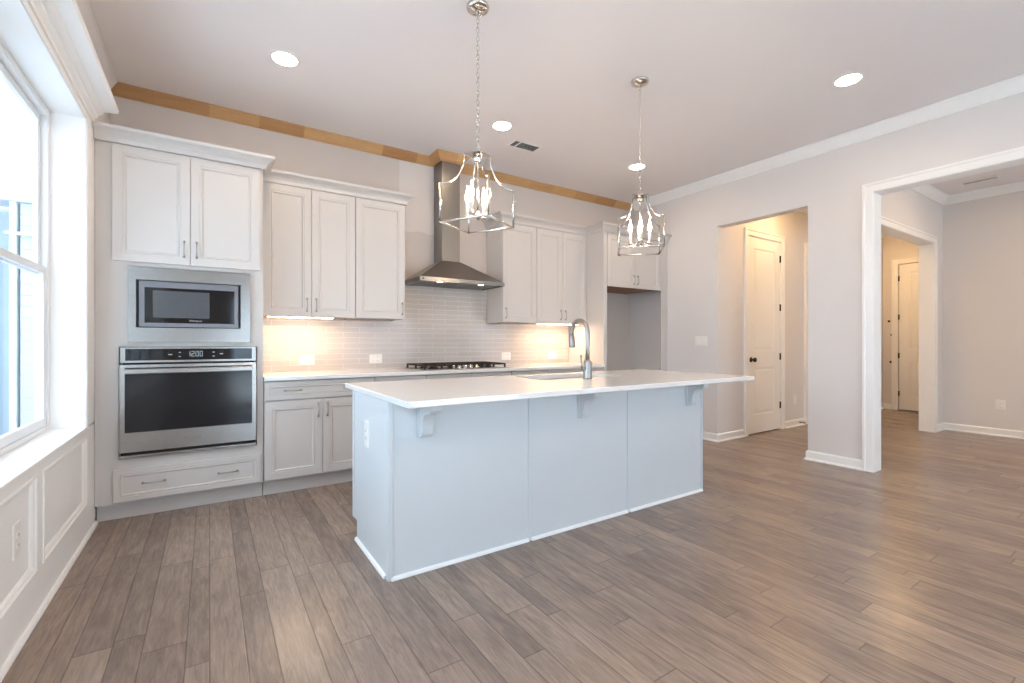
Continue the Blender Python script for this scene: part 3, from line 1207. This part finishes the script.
M_MESH = mat('microwave_window', srgb(86, 88, 92), .10, 0, noise=.06, nscale=40)
obj('door_window', box(ix0 + .088, ix0 + .408, ym + .0015, ym + .0026, iz0 + .068, iz1 - .068), M_MESH, md)
lettering('Whirlpool', .018, (-.082, ym + .0012, iz0 + .050), (PI / 2, 0, 0), M_INK, md)

# ---------------------------------------------------------------- range hood
hd_ = thing('range_hood', 'stainless steel chimney range hood above the cooktop', 'range hood', (2.108, 4.35, 1.765))
hx0, hx1, hy0, hy1, hz0, hz1 = 1.655, 2.600, 4.105, YB - .011, 1.765, 1.803
HT = 2.02
b = bmesh.new()
lip = .012
r0 = [(hx0, hy0), (hx1, hy0), (hx1, hy1), (hx0, hy1)]
cx0, cx1 = CHX0 - .006, CHX1 + .006
top = [(cx0, CHY - .006), (cx1, CHY - .006), (cx1, hy1), (cx0, hy1)]
rings = []
for pts, z in ((r0, hz0), (r0, hz1), ([(hx0 + .006, hy0 + .006), (hx1 - .006, hy0 + .006), (hx1 - .006, hy1), (hx0 + .006, hy1)], hz1 + .002), (top, HT), (top, HT + .004)):
    rings.append([b.verts.new((x, y, z)) for x, y in pts])
ins = [(hx0 + lip, hy0 + lip), (hx1 - lip, hy0 + lip), (hx1 - lip, hy1 - lip), (hx0 + lip, hy1 - lip)]
inn = [[b.verts.new((x, y, z)) for x, y in ins] for z in (hz0, hz0 + .014)]
for a, c in zip(rings, rings[1:]):
    for j in range(4):
        b.faces.new((a[j], a[(j + 1) % 4], c[(j + 1) % 4], c[j]))
b.faces.new(rings[-1])
for a, c in ((rings[0], inn[0]), (inn[0], inn[1])):
    for j in range(4):
        b.faces.new((a[j], a[(j + 1) % 4], c[(j + 1) % 4], c[j]))
b.faces.new(inn[1])
obj('canopy', b, M_STEELH, hd_)
obj('chimney', box(CHX0, CHX1, CHY, YB - .004, HT + .002, ZC - .002, bev=.0015), M_STEELH, hd_)
for i in range(3):
    w = (hx1 - hx0 - .06) / 3
    fx = hx0 + .03 + i * w
    b = bmesh.new()
    bx(b, fx + .004, fx + w - .004, hy0 + .10, hy1 - .03, hz0 + .006, hz0 + .012)
    for k in range(9):
        yy = hy0 + .125 + k * .034
        bx(b, fx + .02, fx + w - .02, yy, yy + .014, hz0 + .003, hz0 + .007)
    obj('filter', b, M_STEELH, hd_)
for x in (1.885, 2.345):
    b = bmesh.new()
    lathe(b, x, hy0 + .055, [(.036, hz0 + .013), (.036, hz0 + .004), (.029, hz0 + .004), (.029, hz0 + .0125)], 20)
    lp = obj('lamp', b, M_CHROME, hd_)
    b = bmesh.new()
    lathe(b, x, hy0 + .055, [(.0275, hz0 + .011), (.0275, hz0 + .0045)], 20)
    obj('lamp_lens', b, M_HOODLENS, lp)
b = bmesh.new()
for k in range(5):
    x = 2.05 + k * .03
    lathe(b, 0, 0, [(.0065, 0), (.0065, .003), (.005, .004)], 12, lambda c, s, h, x=x: (x + c, hy0 - h, 1.784 + s))
obj('button', b, M_CHROME, hd_)
b = bmesh.new()
lathe(b, 0, 0, [(.010, 0), (.010, .002), (.008, .0025)], 14, lambda c, s, h: (hx0 + .035 + c, hy0 - h, 1.784 + s))
obj('badge', b, M_DARK, hd_)

# ---------------------------------------------------------------- gas cooktop
ck = thing('cooktop', 'five-burner gas cooktop with black grates set in the back worktop', 'cooktop', (2.115, 4.26, .917))
kx0, kx1, ky0, ky1 = 1.655, 2.575, 4.005, 4.505
b = bmesh.new()
bx(b, kx0, kx1, ky0, ky1, .9165, .9225, bev=.002)
obj('tray', b, M_STEEL, ck)
BUR = [(1.81, 4.14, .04), (1.81, 4.38, .032), (2.115, 4.33, .055), (2.42, 4.14, .032), (2.42, 4.38, .045)]
for x, y, r in BUR:
    b = bmesh.new()
    lathe(b, x, y, [(r + .012, .9226), (r + .012, .928), (r, .930), (r, .938), (r * .85, .943), (.004, .944)], 24)
    obj('burner', b, M_IRON, ck)
for a, c, y0, y1 in ((kx0 + .012, kx0 + .300, ky0 + .02, ky1 - .02), (kx0 + .312, kx1 - .312, ky0 + .125, ky1 - .02), (kx1 - .300, kx1 - .012, ky0 + .02, ky1 - .02)):
    b = bmesh.new()
    z0, z1 = .950, .964
    w = .015
    bx(b, a, a + w, y0, y1, z0, z1, bev=.002)
    bx(b, c - w, c, y0, y1, z0, z1, bev=.002)
    bx(b, a, c, y0, y0 + w, z0, z1, bev=.002)
    bx(b, a, c, y1 - w, y1, z0, z1, bev=.002)
    ymid = (y0 + y1) / 2
    bx(b, a, c, ymid - w / 2, ymid + w / 2, z0, z1, bev=.002)
    for f in (.33, .67):
        xm = a + (c - a) * f
        bx(b, xm - w / 2, xm + w / 2, y0, y1, z0, z1, bev=.002)
    for x in (a, c - w):
        for y in (y0, ymid - w / 2, y1 - w):
            bx(b, x, x + w, y, y + w, .9226, z0 + .002)
    obj('grate', b, M_IRON, ck)
for k in range(5):
    x = 1.985 + k * .065
    b = bmesh.new()
    lathe(b, x, ky0 + .062, [(.024, .9226), (.024, .926), (.019, .929), (.018, .950), (.015, .954), (.003, .9545)], 20)
    bx(b, x - .003, x + .003, ky0 + .046, ky0 + .078, .952, .9565)
    obj('knob', b, M_CHROME, ck)

# ---------------------------------------------------------------- kitchen island
isl = thing('kitchen_island', 'long white panelled kitchen island standing on the wood floor', 'kitchen island', (2.0, 2.55, 0))
ix_0, ix_1, iy_0, iy_1 = .737, 3.275, 2.232, 2.925
b = bmesh.new()
t = .018
bx(b, ix_0 + .020, ix_1 - .020, iy_0 + .014, iy_0 + .03, .0, .885)
bx(b, ix_0 + .020, ix_1 - .020, 2.81, 2.828, .0, .115)
bx(b, ix_0 + .020, ix_1 - .020, iy_0 + .03, iy_1 - .022, .115, .133)
bx(b, ix_0 + .020, ix_1 - .020, iy_1 - .040, iy_1 - .022, .133, .885)
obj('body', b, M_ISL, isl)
SB = lambda p, q, h: (p, q, h)
for nm, xa, xb in (('end_panel', ix_0, ix_0 + .019), ('end_panel', ix_1 - .019, ix_1)):
    b = bmesh.new()
    prism(b, [(iy_0 + .002, 0), (2.812, 0), (2.812, .115), (iy_1 - .022, .115), (iy_1 - .022, .885), (iy_0 + .002, .885)], lambda p, q, d: (d, p, q), xa, xb)
    if xa < 1:
        bx(b, xa - .005, xa, iy_0 + .002, iy_0 + .030, 0.0, .885, bev=.0015)       # corner strip
        bx(b, xa - .004, xa, iy_1 - .060, iy_1 - .024, .115, .885, bev=.0015)
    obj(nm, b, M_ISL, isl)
J = [ix_0, 1.590, 2.430, ix_1]
for a, c in zip(J, J[1:]):
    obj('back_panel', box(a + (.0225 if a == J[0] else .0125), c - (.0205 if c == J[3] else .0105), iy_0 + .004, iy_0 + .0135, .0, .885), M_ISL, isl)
for j, x in enumerate(J):
    xa, xb = {0: (x, x + .022), 3: (x - .020, x)}.get(j, (x - .010, x + .012))
    b = bmesh.new()
    bx(b, xa, xb, iy_0 - .003, iy_0 + .012 if j in (1, 2) else iy_0 + .0018, 0.0, .885, bev=.002)
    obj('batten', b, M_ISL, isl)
QR = [(0, 0), (.014, 0), (.0135, .007), (.010, .013), (.005, .017), (0, .018)]
for a, c in zip(J, J[1:]):
    b = bmesh.new()
    sweep(b, [(a + .0125, iy_0 + .003), (c - .0105, iy_0 + .003)], [(-o, h) for o, h in QR], ident)
    obj('base_moulding', b, M_TRIM, isl)
b = bmesh.new()
sweep(b, [(ix_0 - .0005, 2.815), (ix_0 - .0005, iy_0 + .034)], [(-o, h) for o, h in QR], ident)
obj('base_moulding', b, M_TRIM, isl)


def corbel(xc):
    b = bmesh.new()
    w = .030
    y0 = iy_0 + .003
    # side profile, distance out from the panel and height
    p = [(0, .700), (.014, .694), (.032, .698), (.042, .710), (.045, .726), (.048, .756), (.054, .784), (.066, .806), (.084, .818), (.106, .824),
         (.114, .827), (.128, .828), (.142, .833), (.149, .844), (.148, .856), (.148, .868), (0, .868)]
    prism(b, p, lambda d, z, e: (xc + e, y0 - d, z), -w, w)
    bx(b, xc - w - .010, xc + w + .010, y0 - .160, y0, .868, .885, bev=.003)
    bx(b, xc - w - .010, xc + w + .010, y0 - .012, y0, .690, .868, bev=.003)
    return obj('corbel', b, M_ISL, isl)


for x in (.925, 2.005, 3.105):
    corbel(x)
# island worktop with the sink cut out
SX0, SX1, SY0, SY1 = 1.93, 2.70, 2.545, 2.935
TX0, TX1, TY0, TY1 = .745, 3.518, 1.950, 3.060
TX0 = .728
b = bmesh.new()
z0, z1 = .8855, .916
bv = .003


def loop(pts, z):
    return [b.verts.new((x, y, z)) for x, y in pts]


def rect(x0, y0, x1, y1, o=0.0):
    return [(x0 + o, y0 + o), (x1 - o, y0 + o), (x1 - o, y1 - o), (x0 + o, y1 - o)]


def rounded(x0, y0, x1, y1, r, n=5):
    out = []
    for cx, cy, a0 in ((x0 + r, y0 + r, PI), (x1 - r, y0 + r, 1.5 * PI), (x1 - r, y1 - r, 0), (x0 + r, y1 - r, .5 * PI)):
        for k in range(n):
            a = a0 + (PI / 2) * k / (n - 1)
            out.append((cx + r * math.cos(a), cy + r * math.sin(a)))
    return out


def quads(A, B):
    n = len(A)
    for j in range(n):
        b.faces.new((A[j], A[(j + 1) % n], B[(j + 1) % n], B[j]))


oL = [loop(rect(TX0, TY0, TX1, TY1, bv), z0), loop(rect(TX0, TY0, TX1, TY1), z0 + bv), loop(rect(TX0, TY0, TX1, TY1), z1 - bv), loop(rect(TX0, TY0, TX1, TY1, bv), z1)]
for A, B in zip(oL, oL[1:]):
    quads(A, B)
hole = rounded(SX0, SY0, SX1, SY1, .035)
hT, hB = loop(hole, z1), loop(hole, z0)
quads(hT, hB)
for O, Hh in ((oL[3], hT), (oL[0], hB)):
    n = 5
    for c in range(4):                      # fans at the corners and quads along the sides
        seg = Hh[c * n:(c + 1) * n]
        for k in range(n - 1):
            b.faces.new((O[c], seg[k + 1], seg[k]))
        nx = Hh[((c + 1) * n) % (4 * n)]
        b.faces.new((O[c], O[(c + 1) % 4], nx, seg[-1]))
obj('worktop', b, M_QUARTZ, isl, label='white quartz worktop')
# kitchen-side doors of the island (towards the cooktop)
mpb = lambda x1_: (lambda a, bb, d: (x1_ - a, iy_1 - .021 + DT + d, .127 + bb))
bw = (ix_1 - ix_0 - .046) / 5
for k in range(5):
    b = bmesh.new()
    panel(b, bw - .004, .745, DT, RINGS, mpb(ix_1 - .025 - k * bw))
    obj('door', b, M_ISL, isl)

# undermount sink
sk = thing('sink', 'undermount steel sink set into the island worktop', 'sink', (2.315, 2.74, .70))
b = bmesh.new()
si = rounded(SX0 + .004, SY0 + .004, SX1 - .004, SY1 - .004, .035)
so_ = rounded(SX0 - .014, SY0 - .014, SX1 + .014, SY1 + .014, .04)
rg = [loop(so_, .884), loop(si, .884), loop(si, .70), loop(rounded(SX0 + .03, SY0 + .03, SX1 - .03, SY1 - .03, .035), .69)]
for A, B in zip(rg, rg[1:]):
    quads(A, B)
b.faces.new(rg[-1])
obj('basin', b, M_SINK, sk)
b = bmesh.new()
lathe(b, 2.315, 2.74, [(.045, .6905), (.045, .693), (.036, .694), (.030, .691), (.004, .691)], 20)
obj('drain', b, M_CHROME, sk)

# pull-down faucet, spout turned over the sink (+Y)
FX, FY = 2.262, 2.462
fa = thing('faucet', 'brushed nickel gooseneck pull-down faucet on the island worktop by the sink', 'faucet', (FX, FY, .916))
b = bmesh.new()
lathe(b, FX, FY, [(.034, .9162), (.034, .921), (.031, .925), (.030, .93), (.030, 1.034), (.027, 1.044), (.018, 1.050), (.0165, 1.054)], 24)
obj('base', b, M_NICKEL, fa)
pts = [(FX, FY, 1.045), (FX, FY, 1.15), (FX, FY, 1.250)]
R = .088
for k in range(1, 13):
    a = PI - k * (PI + .22) / 12
    pts.append((FX, FY + R + R * math.cos(a), 1.250 + R * math.sin(a)))
b = bmesh.new()
tube(b, pts, .0155, 14)
obj('spout', b, M_NICKEL, fa)
e0, e1 = Vector(pts[-2]), Vector(pts[-1])
dv = (e1 - e0).normalized()
b = bmesh.new()
q = [e1 + dv * s for s in (-.004, .004, .012, .055, .085, .092)]
tube(b, q, [.0165, .0185, .020, .0225, .0235, .020], 16)
obj('spray_head', b, M_NICKEL, fa)
b = bmesh.new()
tube(b, [(FX - .018, FY, .992), (FX - .052, FY, .992)], [.0145, .0135], 14)
tube(b, [(FX - .050, FY, .990), (FX - .056, FY, 1.02), (FX - .062, FY, 1.055), (FX - .064, FY, 1.085)], [.0125, .0085, .007, .0078], 12)
obj('lever', b, M_NICKEL, fa)


# ---------------------------------------------------------------- pendants
def chain(b, z0, z1):
    pitch = .0265
    n = int(round((z1 - z0) / pitch))
    pitch = (z1 - z0) / n
    for i in range(n):
        zc_ = z0 + (i + .5) * pitch
        pts = []
        for k in range(12):
            a = 2 * PI * k / 12
            u = .0075 * math.cos(a)
            w = .0125 * math.copysign(abs(math.sin(a)) ** .8, math.sin(a)) + (.0045 if math.sin(a) > 0 else -.0045) * (abs(math.sin(a)) > .1)
            pts.append((u, 0, zc_ + w) if i % 2 else (0, u, zc_ + w))
        tube(b, pts, .0019, 6, closed=True)


def make_pendant(label):
    t = thing('lantern_pendant', label, 'pendant light', (0, 0, 0), 'lantern pendants over the island')
    zb, zs, zt = 1.862, 2.080, 2.272
    hd = .219                                    # centre to corner of the square frame
    wr = .0056
    ct_ = .074
    b = bmesh.new()
    lathe(b, 0, 0, [(.066, ZC - .001), (.067, ZC - .008), (.064, ZC - .016), (.050, ZC - .026), (.024, ZC - .033), (.011, ZC - .036), (.009, ZC - .044), (.003, ZC - .046)], 32)
    obj('canopy', b, M_CHROME, t)
    b = bmesh.new()
    chain(b, zt + .052, ZC - .044)
    obj('chain', b, M_CHROME, t)
    b = bmesh.new()
    ring = [(.011 * math.cos(a), 0, zt + .040 + .014 * math.sin(a)) for a in [2 * PI * k / 16 for k in range(16)]]
    tube(b, ring, .0028, 8, closed=True)
    lathe(b, 0, 0, [(.004, zt + .027), (.009, zt + .022), (.012, zt + .012), (.012, zt + .002)], 16)
    obj('loop', b, M_CHROME, t)
    # open lantern frame: flat square bars
    for k in range(4):
        a0 = k * PI / 2
        a1 = a0 + PI / 2
        c0 = Vector((math.cos(a0), math.sin(a0), 0))
        c1 = Vector((math.cos(a1), math.sin(a1), 0))
        b = bmesh.new()
        path = [c0 * hd + Vector((0, 0, zb)), c0 * hd + Vector((0, 0, zs))]
        tube(b, path, wr * 1.25, 4)
        arc = []
        for q in range(13):
            s = q / 12 * PI / 2
            arc.append(c0 * (hd - (hd - ct_) * math.sin(s)) + Vector((0, 0, zt - (zt - zs) * math.cos(s))))
        tube(b, arc, wr * 1.1, 4)
        obj('upright', b, M_CHROME, t)
        b = bmesh.new()
        tube(b, [c0 * hd + Vector((0, 0, zb)), c1 * hd + Vector((0, 0, zb))], wr * 1.25, 4)
        obj('bottom_rail', b, M_CHROME, t)
    # square collar at the top
    b = bmesh.new()
    c = ct_ * math.cos(PI / 4)
    bx(b, -c, c, -c, c, zt - .006, zt, bev=.001)
    lathe(b, 0, 0, [(.030, zt - .006), (.030, zt - .042), (.024, zt - .046), (.008, zt - .048)], 20)
    bmesh.ops.rotate(b, verts=b.verts[:], cent=(0, 0, 0), matrix=Matrix.Rotation(PI / 4, 3, 'Z'))
    obj('collar', b, M_CHROME, t)
    b = bmesh.new()
    tube(b, [(0, 0, zt - .04), (0, 0, 1.93)], .0055, 10)
    obj('stem', b, M_CHROME, t)
    b = bmesh.new()
    lathe(b, 0, 0, [(.003, 1.885), (.008, 1.890), (.010, 1.898), (.020, 1.906), (.024, 1.914), (.018, 1.924), (.009, 1.934)], 20)
    obj('hub', b, M_CHROME, t)
    for k in range(4):
        a = k * PI / 2 + PI / 4
        d = Vector((math.cos(a), math.sin(a), 0))
        rr = .070
        b = bmesh.new()
        tube(b, [d * .018 + Vector((0, 0, 1.914)), d * .045 + Vector((0, 0, 1.906)), d * rr + Vector((0, 0, 1.912))], .004, 8)
        arm = obj('arm', b, M_CHROME, t)
        x, y = (d * rr).x, (d * rr).y
        b = bmesh.new()
        lathe(b, x, y, [(.006, 1.908), (.017, 1.913), (.018, 1.918), (.012, 1.922), (.012, 1.930)], 16)
        obj('bobeche', b, M_CHROME, arm)
        b = bmesh.new()
        lathe(b, x, y, [(.0105, 1.9305), (.0105, 1.998), (.008, 2.000)], 14)
        obj('candle_sleeve', b, M_CANDLE, arm)
        b = bmesh.new()
        lathe(b, x, y, [(.005, 2.0005), (.007, 2.005), (.0120, 2.018), (.0135, 2.030), (.0112, 2.048), (.0060, 2.068), (.0026, 2.084), (.0008, 2.098)], 16)
        obj('bulb', b, M_BULB, arm)
    return t


p1 = make_pendant('lit lantern pendant hanging in front of the range hood, nearer the window wall')
p2 = copy_tree(p1)
p2['label'] = 'lit lantern pendant hanging in front of the refrigerator alcove, farther along the island'
p1.location = (1.305, 2.352, 0)
p1.rotation_euler = (0, 0, math.radians(-14))
p2.location = (2.690, 2.357, 0)

# ---------------------------------------------------------------- recessed ceiling lights
def make_can(label):
    t = thing('recessed_light', label, 'ceiling light', (0, 0, ZC), 'round recessed ceiling lights')
    b = bmesh.new()
    lathe_pts = [(.092, -.0005), (.092, -.004), (.086, -.007), (.078, -.006), (.076, -.003), (.076, -.0005)]
    lathe(b, 0, 0, [(r, ZC + z) for r, z in lathe_pts], 32)
    obj('trim_ring', b, M_PLASTIC, t)
    b = bmesh.new()
    lathe(b, 0, 0, [(.0755, ZC - .0006), (.0755, ZC - .0068), (.070, ZC - .0080)], 32)
    obj('lens', b, M_CANLENS, t)
    return t


can = make_can('lit round recessed light in the ceiling above the tall oven cabinet')
CANS = [((.433, 3.510), None),
        ((2.203, 3.522), 'lit round recessed light in the ceiling above the cooktop, beside the air vent'),
        ((3.972, 3.523), 'lit round recessed light seen behind the chain of the farther pendant'),
        ((3.966, 1.495), 'lit round recessed light in the ceiling nearest the wide cased opening')]
for (x, y), lab in CANS:
    c = can if lab is None else copy_tree(can)
    c.location = (x, y, ZC)
    if lab:
        c['label'] = lab
# further lights of the same rows, outside the picture
for x, y, z in ((.433, 1.495, 0), (2.203, 1.495, 0), (.433, -.6, 0), (2.203, -.6, 0), (3.966, -.6, 0), (6.7, .9, 0), (6.7, -1.2, 0), (6.05, 2.72, 0), (8.9, 2.72, 0)):
    c = copy_tree(can)
    c.location = (x, y, ZC)
    c['label'] = 'lit round recessed ceiling light of the same rows beyond the edge of the picture'
    c['group'] = 'recessed lights outside the picture'
    if x > 6:
        for ch in c.children:
            if ch.name.startswith('lens'):
                ch.data = ch.data.copy()
                ch.data.materials[0] = M_HALLLENS


# under-cabinet light strips
def strip(x0, x1, label):
    t = thing('under_cabinet_light', label, 'strip light', ((x0 + x1) / 2, 4.33, 1.40), 'light strips under the wall cabinets')
    b = bmesh.new()
    bx(b, x0, x1, 4.29, 4.365, 1.391, 1.4105, bev=.002)
    obj('housing', b, M_PLASTIC, t)
    obj('lens', box(x0 + .01, x1 - .01, 4.298, 4.357, 1.3885, 1.391), M_STRIP, t)


strip(.395, .93, 'lit strip light under the wall cabinet beside the oven cabinet')
strip(3.20, 3.80, 'lit strip light under the wall cabinet beside the refrigerator alcove')


# ---------------------------------------------------------------- air vents
def vent(x, y, sx, sy, label, m, n=6, lean=1):
    t = thing('air_vent', label, 'air vent', (x, y, ZC))
    b = bmesh.new()
    f = .022
    for q in ((x - sx, x + sx, y - sy, y - sy + f), (x - sx, x + sx, y + sy - f, y + sy), (x - sx, x - sx + f, y - sy + f, y + sy - f), (x + sx - f, x + sx, y - sy + f, y + sy - f)):
        bx(b, *q, ZC - .008, ZC - .0005, bev=.002)
    obj('frame', b, m, t)
    obj('damper', box(x - sx + f, x + sx - f, y - sy + f, y + sy - f, ZC - .002, ZC - .0006), M_VENT, t)
    for k in range(n):
        yy = y - sy + f + (2 * sy - 2 * f) * (k + .5) / n
        b = bmesh.new()
        v = [(x - sx + f, yy - .005 * lean, ZC - .0085), (x + sx - f, yy - .005 * lean, ZC - .0085), (x + sx - f, yy + .001 * lean, ZC - .003), (x - sx + f, yy + .001 * lean, ZC - .003)]
        lo = [b.verts.new(p) for p in v]
        hi = [b.verts.new((p[0], p[1], p[2] + .001)) for p in v]
        b.faces.new(lo)
        b.faces.new(hi[::-1])
        for j in range(4):
            b.faces.new((lo[j], lo[(j + 1) % 4], hi[(j + 1) % 4], hi[j]))
        obj('slat', b, m, t)
    b = bmesh.new()
    bx(b, x - sx * .55, x - sx * .47, y - sy + f, y + sy - f, ZC - .009, ZC - .004)
    obj('divider', b, m, t)


vent(2.62, 3.765, .165, .085, 'white rectangular air vent in the kitchen ceiling beside a recessed light', M_PLASTIC)
vent(7.76, 1.56, .085, .17, 'rectangular air vent in the dining room ceiling beyond the cased opening', M_PLASTIC, 14, -1)


# ---------------------------------------------------------------- outlets and switches
def plate(name, label, cat, mp, w, h, kind, loc, group=None):
    """wall plate in the plane of mp(a, b, d), centred on 0, 0"""
    t = thing(name, label, cat, loc, group)
    q = lambda a, b_, d: mp(a, b_, d)
    b = bmesh.new()
    panel(b, w, h, .0045, [(.004, .0012), (.006, .0014)], lambda a, b_, d: q(a - w / 2, b_ - h / 2, d + .0047))
    pl = obj('plate', b, M_PLASTIC, t)
    n = {'duplex_h': 1, 'duplex': 1, 'double': 2, 'switch3': 3}[kind]
    for k in range(n):
        off = (k - (n - 1) / 2) * .046
        if kind == 'switch3':
            b = bmesh.new()
            panel(b, .033, .067, .002, [(.001, .002), (.002, .0035)], lambda a, b_, d: q(off + a - .0165, b_ - .0335, d + .0081))
            obj('rocker', b, M_PLASTIC, t)
        else:
            for s in (-1, 1):
                b = bmesh.new()
                hh = kind in ('duplex_h',)
                ww, zz = (.026, .032) if hh else (.032, .026)
                ca, cb = (s * .020, 0) if hh else (off, s * .020)
                panel(b, ww, zz, .001, [(.002, .0012), (.003, .0013)], lambda a, b_, d: q(ca + a - ww / 2, cb + b_ - zz / 2, d + .0072))
                so2 = obj('socket', b, M_PLASTIC, t)
                b = bmesh.new()
                for u in (-.006, .006):
                    pts = [(ca - .0045, cb + u), (ca + .0045, cb + u)] if hh else [(ca + u, cb - .0045), (ca + u, cb + .0045)]
                    p0, p1 = q(*pts[0], .0086), q(*pts[1], .0092)
                    eps = .0011
                    lo = [min(p0[i], p1[i]) for i in range(3)]
                    hi = [max(p0[i], p1[i]) for i in range(3)]
                    for i in range(3):
                        if hi[i] - lo[i] < 5e-4:
                            lo[i] -= eps
                            hi[i] += eps
                    bx(b, lo[0], hi[0], lo[1], hi[1], lo[2], hi[2])
                obj('slots', b, M_SLOT, so2)
    return t


for x, lab, k in ((.747, 'white wide double outlet plate on the tile nearest the oven cabinet', 'double'),
                  (1.378, 'white wide double outlet plate on the tile just left of the cooktop', 'double'),
                  (2.912, 'white wide outlet plate on the tile just right of the cooktop', 'double'),
                  (3.600, 'white wide outlet plate on the tile under the lit strip near the refrigerator alcove', 'double')):
    yy = YB - .0102
    plate('wall_outlet', lab, 'outlet', (lambda x, yy: lambda a, b_, d: (x + a, yy - d, 1.014 + b_))(x, yy), .128, .088, k, (x, yy, 1.014), 'outlets on the backsplash')
plate('light_switch', 'white triple switch plate on the right wall beside the hall opening', 'light switch', lambda a, b_, d: (XR - .0002 - d, 3.445 - a, 1.192 + b_), .163, .118, 'switch3', (XR, 3.445, 1.192))
plate('wall_outlet', 'white outlet plate set sideways-on in the end panel of the island', 'outlet', lambda a, b_, d: (ix_0 - .0002 - d, 2.60 - a, .665 + b_), .075, .145, 'duplex', (ix_0, 2.60, .665))
plate('wall_outlet', 'white outlet plate in the panelled wall below the window', 'outlet', lambda a, b_, d: (xw + .0002 + d, 2.575 + a, .405 + b_), .078, .135, 'duplex', (xw, 2.575, .405))
plate('wall_outlet', 'white outlet plate low on the hall wall right of the tall door', 'outlet', lambda a, b_, d: (6.875 + a, YV - .0002 - d, .375 + b_), .078, .125, 'duplex', (6.875, YV, .375))
plate('wall_outlet', 'white outlet plate low on the dining room wall beyond the cased opening', 'outlet', lambda a, b_, d: (XD - .0002 - d, 1.475 - a, .39 + b_), .085, .125, 'duplex', (XD, 1.475, .39))

# door stop on the hall baseboard
ds = thing('door_stop', 'small dark spring door stop on the hall baseboard', 'door stop', (6.98, YV - .03, .045))
b = bmesh.new()
dsx = lambda c, s, h: (6.98 + c, YV - .0145 - h, .045 + s)
lathe(b, 0, 0, [(.013, 0), (.013, .004), (.006, .006), (.006, .058)], 12, dsx)
obj('spring', b, M_BRONZE, ds)
b = bmesh.new()
lathe(b, 0, 0, [(.009, .0585), (.010, .066), (.006, .075)], 12, dsx)
obj('tip', b, M_RUBBER, ds)

# three small round fittings on the wall beside the front door
for y, z, lab in ((3.147, 1.545, 'small dark round wall fitting beside the front door, topmost of three'),
                  (3.108, 1.305, 'small dark round wall fitting beside the front door, middle of three'),
                  (3.122, .830, 'small dark round wall fitting beside the front door, lowest of three')):
    wf_ = thing('wall_fitting', lab, 'wall fitting', (XF, y, z), 'fittings beside the front door')
    ax = lambda c, s, h, y=y, z=z: (XF - .0005 - h, y + c, z + s)
    b = bmesh.new()
    lathe(b, 0, 0, [(.019, 0), (.019, .004), (.015, .008)], 18, ax)
    obj('rose', b, M_BRONZE, wf_)
    b = bmesh.new()
    lathe(b, 0, 0, [(.009, .0082), (.009, .016), (.006, .019)], 16, ax)
    obj('knob', b, M_BRONZE, wf_)

# ---------------------------------------------------------------- outside the windows
struct('ground', box(-40, 40, -40, 40, -.5, -.4), M_GROUND)
struct('bounce_slab', box(-3.0, 9.5, -9.0, YR - .16, -.4, -.12), M_BOUNCE)
nh = thing('neighbouring_house', 'pale grey sided house seen through the window on the left', 'house', (-6, 11, -.4))
b = bmesh.new()
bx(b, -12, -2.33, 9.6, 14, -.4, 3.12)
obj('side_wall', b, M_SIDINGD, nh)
b = bmesh.new()
for k in range(22):
    z = -.4 + k * .16
    bx(b, -2.20, -.95, 9.12 + .0, 9.30, z, z + .155)
bx(b, -2.20, -.95, 9.14, 14, -.4, 3.10)
obj('front_wall', b, M_SIDING, nh)
obj('corner_board', box(-2.30, -2.235, 9.08, 9.60, -.4, 3.12), M_HTRIM, nh)
b = bmesh.new()
bx(b, -12, -.9, 9.02, 9.55, 3.12, 3.19)
bx(b, -2.34, -.9, 9.05, 9.12, 2.66, 2.70)
obj('fascia', b, M_HTRIM, nh)
